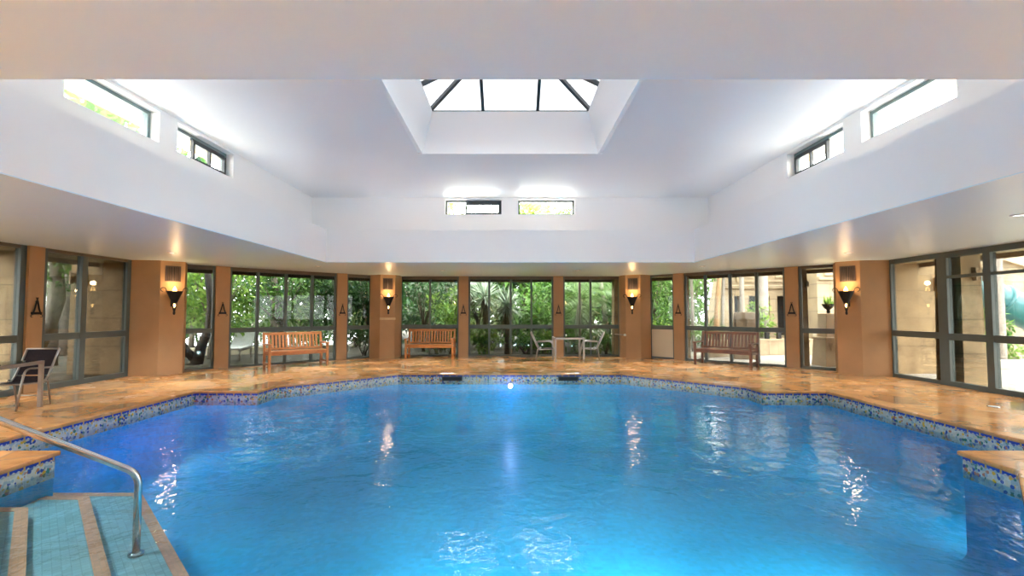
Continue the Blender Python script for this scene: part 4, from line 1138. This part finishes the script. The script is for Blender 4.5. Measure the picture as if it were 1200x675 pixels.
# left bay: layered foliage
LB = [(-9.6, 15.2, 3.9, 1.2, 1300, .17, LEAF_LIGHT, 1.5, 'bright green tree in the left part of the bay window'),
      (-8.0, 16.6, 4.2, 1.3, 1300, .18, LEAF_MID, 1.6, 'mid green tree behind the left varnished bench'),
      (-6.3, 17.4, 4.2, 1.2, 1300, .17, LEAF_DARK, 1.5, 'dark green tree right of the left bench'),
      (-5.0, 17.0, 3.6, .9, 1000, .15, LEAF_DARK, 1.1, 'dark leafy tree outside the narrow window by the ledge column'),
      (-11.8, 17.5, 4.2, 1.4, 1300, .18, LEAF_MID, 1.7, 'leafy green tree outside the narrow window by the left column')]
for i, (x, y, h, r, n_, ls, mt, tk, lb) in enumerate(LB):
    shrub(x, y, h, r, int(n_*1.7), ls*1.25, mt, lb, trunk=tk*.7, seed=60+i, name='garden_tree', cat='tree', clusters=40, tr=.09)
shrub(-5.0, 16.2, 1.1, .6, 620, .13, LEAF_DARK, 'low dark bush outside the window by the ledge column', seed=70)
shrub(-7.9, 18.9, 1.0, .9, 500, .16, LEAF_MID, 'low bush at the pond edge behind the left bench', seed=71)
shrub(-10.7, 14.2, .8, .5, 380, .13, LEAF_OLIVE, 'small olive bush beside the sun lounger', seed=72)
# dark leaning trunks by the left column
dtk = thing('leaning_tree', (-9.0, 13.6, -.05), 'dark leaning tree trunk outside the narrow left window', 'tree')
MB().tube([(0, 0, 0), (.10, .05, .5), (.28, .1, 1.0), (.30, .12, 1.7), (.2, .1, 2.6), (.1, .1, 3.6)], [.17, .13, .11, .10, .09, .08], 12).build('trunk', DARKBARK, dtk, True)
MB().tube([(.02, 0, .1), (-.25, -.05, .35), (-.45, -.1, .7), (-.42, -.1, .95)], [.12, .12, .10, .06], 10).build('root', DARKBARK, dtk, True)
rk = thing('garden_boulder', (-9.75, 13.4, -.06), 'dark round boulder outside the narrow left window', 'boulder')
bm = bmesh.new(); bmesh.ops.create_icosphere(bm, subdivisions=3, radius=.36)
for v in bm.verts: v.co = Vector((v.co.x*1.1, v.co.y, v.co.z*.95+.5))*(1+.05*math.sin(v.co.x*9)*math.cos(v.co.y*8))
me = bpy.data.meshes.new('stone'); bm.to_mesh(me); bm.free(); me.materials.append(DARKBARK); ro = bpy.data.objects.new('stone', me); COL.objects.link(ro); ro.parent = rk
MB().lathe([(.2, 0), (.24, .1), (.2, .25)], 14).build('stone_foot', DARKBARK, rk, True)
ct = thing('curved_tree', (-11.15, 11.3, -.05), 'curving grey tree trunk outside the left window beside the sandstone', 'tree')
MB().tube([(-.35, 0, 0), (-.15, 0, .6), (.10, .05, 1.2), (.22, .1, 1.8), (.18, .1, 2.4), (.0, .1, 3.2)], [.2, .16, .14, .15, .13, .1], 12).build('trunk', BARK, ct, True)
MB().tube([(-.45, -.15, 0), (-.5, -.15, .6), (-.25, -.15, 1.2), (-.42, -.15, 1.9)], [.16, .13, .13, .06], 10).build('dark_limb', DARKBARK, ct, True)
random.seed(99); m = MB()
for i in range(900):
    d = rnd_dir(); leaf(m, Vector((0, .3, 2.7))+Vector((d.x*1.0, d.y*.7, d.z*.9))*random.random()**.4, rnd_dir(-.2), .16, .08)
m.build('foliage', LEAF_MID, ct)
# right courtyard: palms and trunks
pole_tree(9.05, 15.9+1.0, 5.4, .17, 'thick grey palm trunk in the planter beside the right pilaster', seed=81)
pole_tree(8.3, 16.9, 5.2, .075, 'thin whitish palm trunk in the planter', seed=82)
palm(7.28, 16.75, 4.4, 12, 1.8, 'brown leaning palm trunk behind the dark red bench', lean=(.42, 0), tr=.085, bark=BROWNBARK, seed=83)
palm(7.75, 17.3, 4.4, 12, 1.8, 'second thinner leaning palm just right of the brown one', lean=(.3, .1), tr=.06, bark=PALMBARK, seed=84)
palm(6.95, 17.9, 4.2, 10, 1.7, 'clump of slim pale palm trunks left of the leaning palm', tr=.06, seed=85, trunks=4)
shrub(8.85, 17.0, 1.75, .55, 650, .17, LEAF_LIGHT, 'bright green bush in the planter below the grey palm', seed=86, base=.5)
shrub(7.25, 17.2, 1.3, .45, 300, .26, LEAF_PALM, 'spiky low plant behind the carved block', seed=87, lw=.18)
shrub(5.2, 17.3, 3.4, .8, 1000, .15, LEAF_MID, 'leafy tree outside the cream panelled window', trunk=1.2, seed=88, name='garden_tree', cat='tree', clusters=22)
shrub(4.8, 16.6, 1.7, .6, 500, .14, LEAF_LIGHT, 'pale green bush outside the cream panelled window', seed=89)
shrub(8.1, 22.0, 5.2, 1.4, 1900, .24, LEAF_PALM, 'pale green tree seen between the palm trunks left of the temple building', trunk=.4, seed=95, name='garden_tree', cat='tree', clusters=40)
# right door view
pole_tree(13.13, 12.65, 5.4, .085, 'grey palm trunk outside the right door before the slide', seed=91)
shrub(13.42, 13.2, 1.9, .38, 900, .15, LEAF_MID, 'leafy green shrub beside the slide', seed=92)
shrub(14.4, 13.1, .55, .7, 420, .12, LEAF_LIGHT, 'low yellow green ground cover below the slide', seed=93, base=.05)
shrub(22, 24.5, 8, 2.6, 1300, .4, LEAF_MID, 'tall green tree behind the stepped garden wall', trunk=2, seed=94, name='background_tree', cat='tree', clusters=30, tr=.16)

# ------------------------------------------------------------------ light
w = bpy.data.worlds.new('overcast_sky'); S.world = w; w.use_nodes = True
nt = w.node_tree; bg = nt.nodes['Background']
tc = N(nt, 'ShaderNodeTexCoord'); sp = N(nt, 'ShaderNodeSeparateXYZ'); L(nt, tc.outputs['Generated'], sp.inputs[0])
L(nt, ramp(nt, sp.outputs[2], [(.0, (.88, .90, .92)), (.25, (.97, .98, 1.)), (.9, (1., .99, .97))]), bg.inputs['Color'])
bg.inputs['Strength'].default_value = 18.0

# ------------------------------------------------------------------ camera and colour management
cam = bpy.data.cameras.new('camera'); co = bpy.data.objects.new('camera', cam); COL.objects.link(co); S.camera = co
co.location = (0, 0, 1.42); co.rotation_euler = (math.radians(92.5), 0, 0)
cam.sensor_width = 36; cam.lens = 36*553/1200; cam.shift_x = 2/1200; cam.shift_y = 4.86/1200; cam.clip_start = .05
S.view_settings.view_transform = 'Standard'; S.view_settings.look = 'None'
S.view_settings.gamma = 1.0; S.view_settings.use_curve_mapping = False
S.view_settings.exposure = 0.80
S.cycles.max_bounces = 14; S.cycles.diffuse_bounces = 7; S.cycles.glossy_bounces = 4; S.cycles.transparent_max_bounces = 24
S.cycles.caustics_reflective = False
